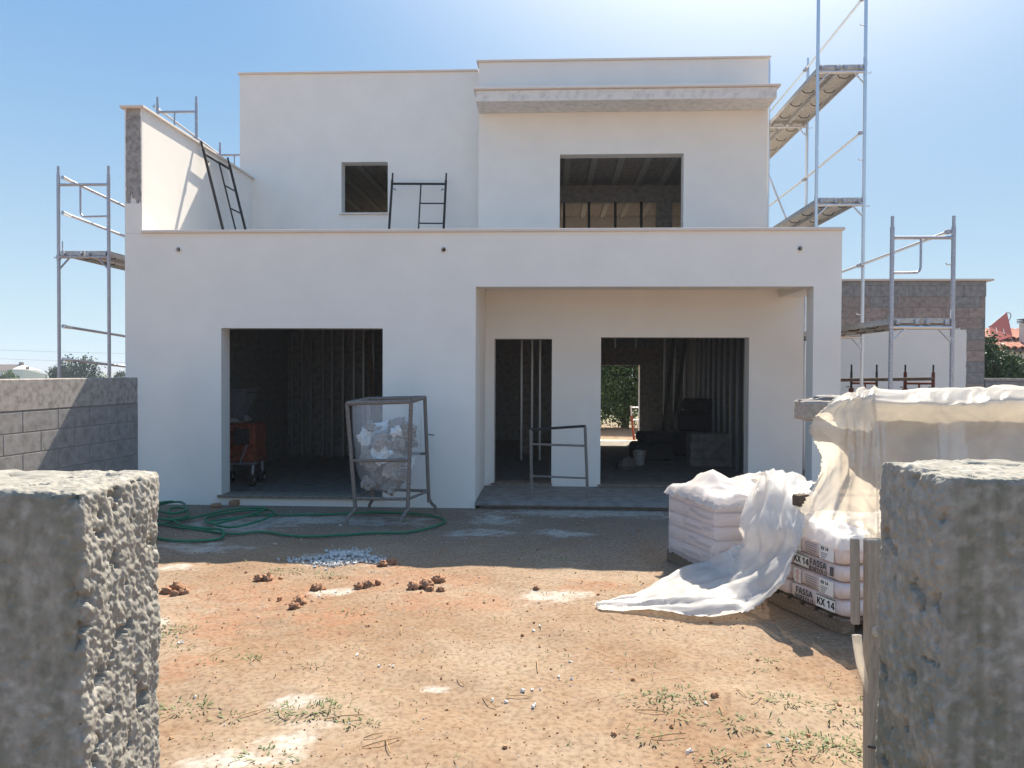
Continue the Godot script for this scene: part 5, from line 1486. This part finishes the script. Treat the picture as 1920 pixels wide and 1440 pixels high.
func background():
	# far left: pine, round tree, shrub and low houses
	tree("pine_tree", "dark open pine far behind the boundary wall, between the scaffold posts", Vector3(-55.1, -2.6, -90), 5.6, Vector3(2.4, 2.0, 2.0), 0.2, 130, 26, M.needle, "far trees at left")
	tree("round_tree", "rounded dark tree far away left of the scaffold's left post", Vector3(-57.6, -2.6, -90), 4.75, Vector3(1.4, 1.5, 1.4), 0.16, 80, 30, M.needle, "far trees at left")
	tree("far_shrub", "tiny dark treetop far away beside the left edge of the house", Vector3(-50.2, -2.6, -90), 4.15, Vector3(0.7, 0.8, 0.7), 0.12, 40, 24, M.needle, "far trees at left")
	tree("far_shrub", "pale green bush below the far house in shade", Vector3(-63.6, -2.6, -90), 4.0, Vector3(1.3, 0.9, 0.9), 0.14, 50, 26, M.leaf_light, "far trees at left")
	var hs = thing("far_house", "distant low house with dark roof, pale gable and blue shaded wall", "house", Vector3(-106, -4.0, -150))
	part(hs, "wall", boxm(Vector3(-9, 0, -3), Vector3(4.0, 5.4, 3)), M.far_shaded_wall)
	var st := begin()
	for z in [-3.4, 3.4]:
		poly(st, [Vector3(-9, 5.35, z), Vector3(2.2, 5.35, z), Vector3(2.2, 6.55, 0), Vector3(-9, 6.55, 0)], Vector3(-3, 4, 0))
	part(hs, "roof", done(st), M.far_roof)
	var gb := begin()
	poly(gb, [Vector3(2.2, 5.35, 3.3), Vector3(4.6, 5.4, 2.0), Vector3(2.3, 6.5, 0.1)], Vector3(0, 4, 0))
	poly(gb, [Vector3(4.6, 5.4, 2.0), Vector3(2.3, 6.5, 0.1), Vector3(4.4, 5.4, -3.0)], Vector3(0, 4, 0))
	part(hs, "gable", done(gb), M.far_wall)
	part(hs, "chimney", boxm(Vector3(2.0, 6.0, -0.3), Vector3(2.6, 7.0, 0.3)), M.far_roof)
	var h2 = thing("far_house", "distant pale box of a house right of the dark roofed one", "house", Vector3(-101, -4.0, -148))
	part(h2, "wall", boxm(Vector3(-2.6, 0, -2), Vector3(0.6, 5.6, 2.2)), M.far_shaded_wall)
	var p2 := begin()
	poly(p2, [Vector3(0.61, 0, 2.2), Vector3(0.61, 5.6, 2.2), Vector3(3.2, 4.6, -1.0), Vector3(3.2, 0, -1.0)], Vector3(0, 2, -2))
	part(h2, "side_wall", done(p2), M.far_wall)
	part(h2, "chimney", boxm(Vector3(0.2, 5.6, 0.5), Vector3(0.6, 6.1, 1.0)), M.far_roof)
	for k in 2:
		var y := 4.6 - k * 1.1
		var pts := []
		for i in 13:
			var u := i / 12.0
			pts.append(Vector3(-80 + 45 * u, y - 1.6 * (u * (1.0 - u) * 1.0) - 0.9 * u, -95.0))
		solo("power_line", "upper faint power cable in the sky left of the house" if k == 0 else "lower faint power cable in the sky left of the house", "cable", tubem(pts, 0.012, 5), M.cable, Vector3.ZERO, Vector3.ZERO, "power cables at left")
	# right: evergreen, bright bush, tiled houses with a solar panel
	tree("evergreen_tree", "glossy dark evergreen tree behind the low wall at right", Vector3(9.25, 0, -17.0), 2.42, Vector3(0.5, 0.72, 0.6), 0.045, 170, 46, M.leaf_dark, "trees at right")
	tree("evergreen_tree", "smaller dark evergreen peeping out right of the glossy one", Vector3(9.95, 0, -17.6), 2.05, Vector3(0.38, 0.5, 0.45), 0.05, 80, 40, M.leaf_dark, "trees at right")
	tree("bright_bush", "bright yellow green bush at the right edge above the low wall", Vector3(9.95, 0, -16.4), 1.86, Vector3(0.3, 0.35, 0.3), 0.045, 60, 40, M.leaf_light, "trees at right")
	var r = thing("tiled_house", "neighbouring house with orange tiled roof and red solar panel at right edge", "house", Vector3(19.0, 0, -31.0))
	part(r, "wall", boxm(Vector3(-2.2, 0, -4), Vector3(7, 2.72, 1.0)), M.far_shaded_wall)
	# pantile rows as ridges running down the slope
	for k in 2:
		var tl := begin(true)
		var y0 := 2.62 if k == 0 else 3.02
		var z0 := 1.2 if k == 0 else 0.0
		var x0 := -2.3 if k == 0 else -2.2
		for i in 34:
			var x := x0 + i * 0.26
			var a := Vector3(x, y0, z0)
			var b := Vector3(x, y0 + 0.46, z0 - 2.4)
			tube(tl, [a, a.lerp(b, 0.5), b], 0.12, 8, false)
		var rf = part(r, "roof", done(tl), M.red_tile)
		part(rf, "roof_deck", boxm(Vector3(x0 - 0.1, y0 - 0.1, z0), Vector3(x0 + 8.9, y0 - 0.02, z0 - 2.4)), M.far_roof)
	var ch = part(r, "chimney", boxm(Vector3(-1.25, 2.8, 0.1), Vector3(-0.75, 3.62, 0.6)), M.far_wall)
	for i in 3:
		part(ch, "cap_slab", boxm(Vector3(-1.31, 3.64 + i * 0.06, 0.04), Vector3(-0.69, 3.67 + i * 0.06, 0.66)), M.far_roof)
	var sp = thing("solar_panel", "tilted red framed solar panel on legs above the evergreen tree", "solar panel", Vector3(16.45, 3.0, -29.6))
	var c := [Vector3(-0.35, 0.42, -0.3), Vector3(0.42, 0.98, -0.55), Vector3(0.12, 0.05, 0.35), Vector3(-0.65, -0.2, 0.5)]
	var q := begin()
	var nn: Vector3 = (c[1] - c[0]).cross(c[2] - c[0]).normalized() * 0.04
	var mid: Vector3 = (c[0] + c[1] + c[2] + c[3]) / 4.0
	poly(q, [c[0], c[1], c[2], c[3]], mid - nn)
	poly(q, [c[0] - nn, c[1] - nn, c[2] - nn, c[3] - nn], mid)
	for i in 4:
		poly(q, [c[i], c[(i + 1) % 4], c[(i + 1) % 4] - nn, c[i] - nn], mid - nn * 0.5)
	part(sp, "panel", done(q), M.panel_red)
	for u in [0.33, 0.66]:
		pipe(sp, "divider", c[0].lerp(c[1], u), c[3].lerp(c[2], u), 0.014, M.far_wall, 6)
	pipe(sp, "frame_bar", c[0], c[1], 0.025, M.galvanized, 6)
	part(sp, "bent_pipe", tubem(curve([c[1], c[1] + Vector3(0.12, -0.02, 0), c[1] + Vector3(0.13, -0.2, 0), c[1] + Vector3(-0.02, -0.42, 0), c[1] + Vector3(0.04, -0.62, 0)], 4), 0.018, 6), M.galvanized)
	pipe(sp, "leg", c[1] + Vector3(0.04, -0.62, 0), c[1] + Vector3(-0.15, -1.05, 0), 0.015, M.galvanized, 6)
	pipe(sp, "leg", c[1] + Vector3(0.04, -0.62, 0), c[1] + Vector3(0.22, -1.05, 0), 0.015, M.galvanized, 6)
	# behind the house, seen through the back door: hedge trees
	for i in 3:
		tree("back_tree", ["leafy tree seen through the back door opening, left part", "leafy tree seen through the back door opening, right part", "leafy tree behind the house, out beyond the back door"][i], Vector3(1.2 + i * 1.1, 0, -24.0 - 0.5 * (i % 2)), 3.5, Vector3(0.95, 1.75, 0.9), 0.06, 300, 46, M.leaf_dark, "trees behind the house")
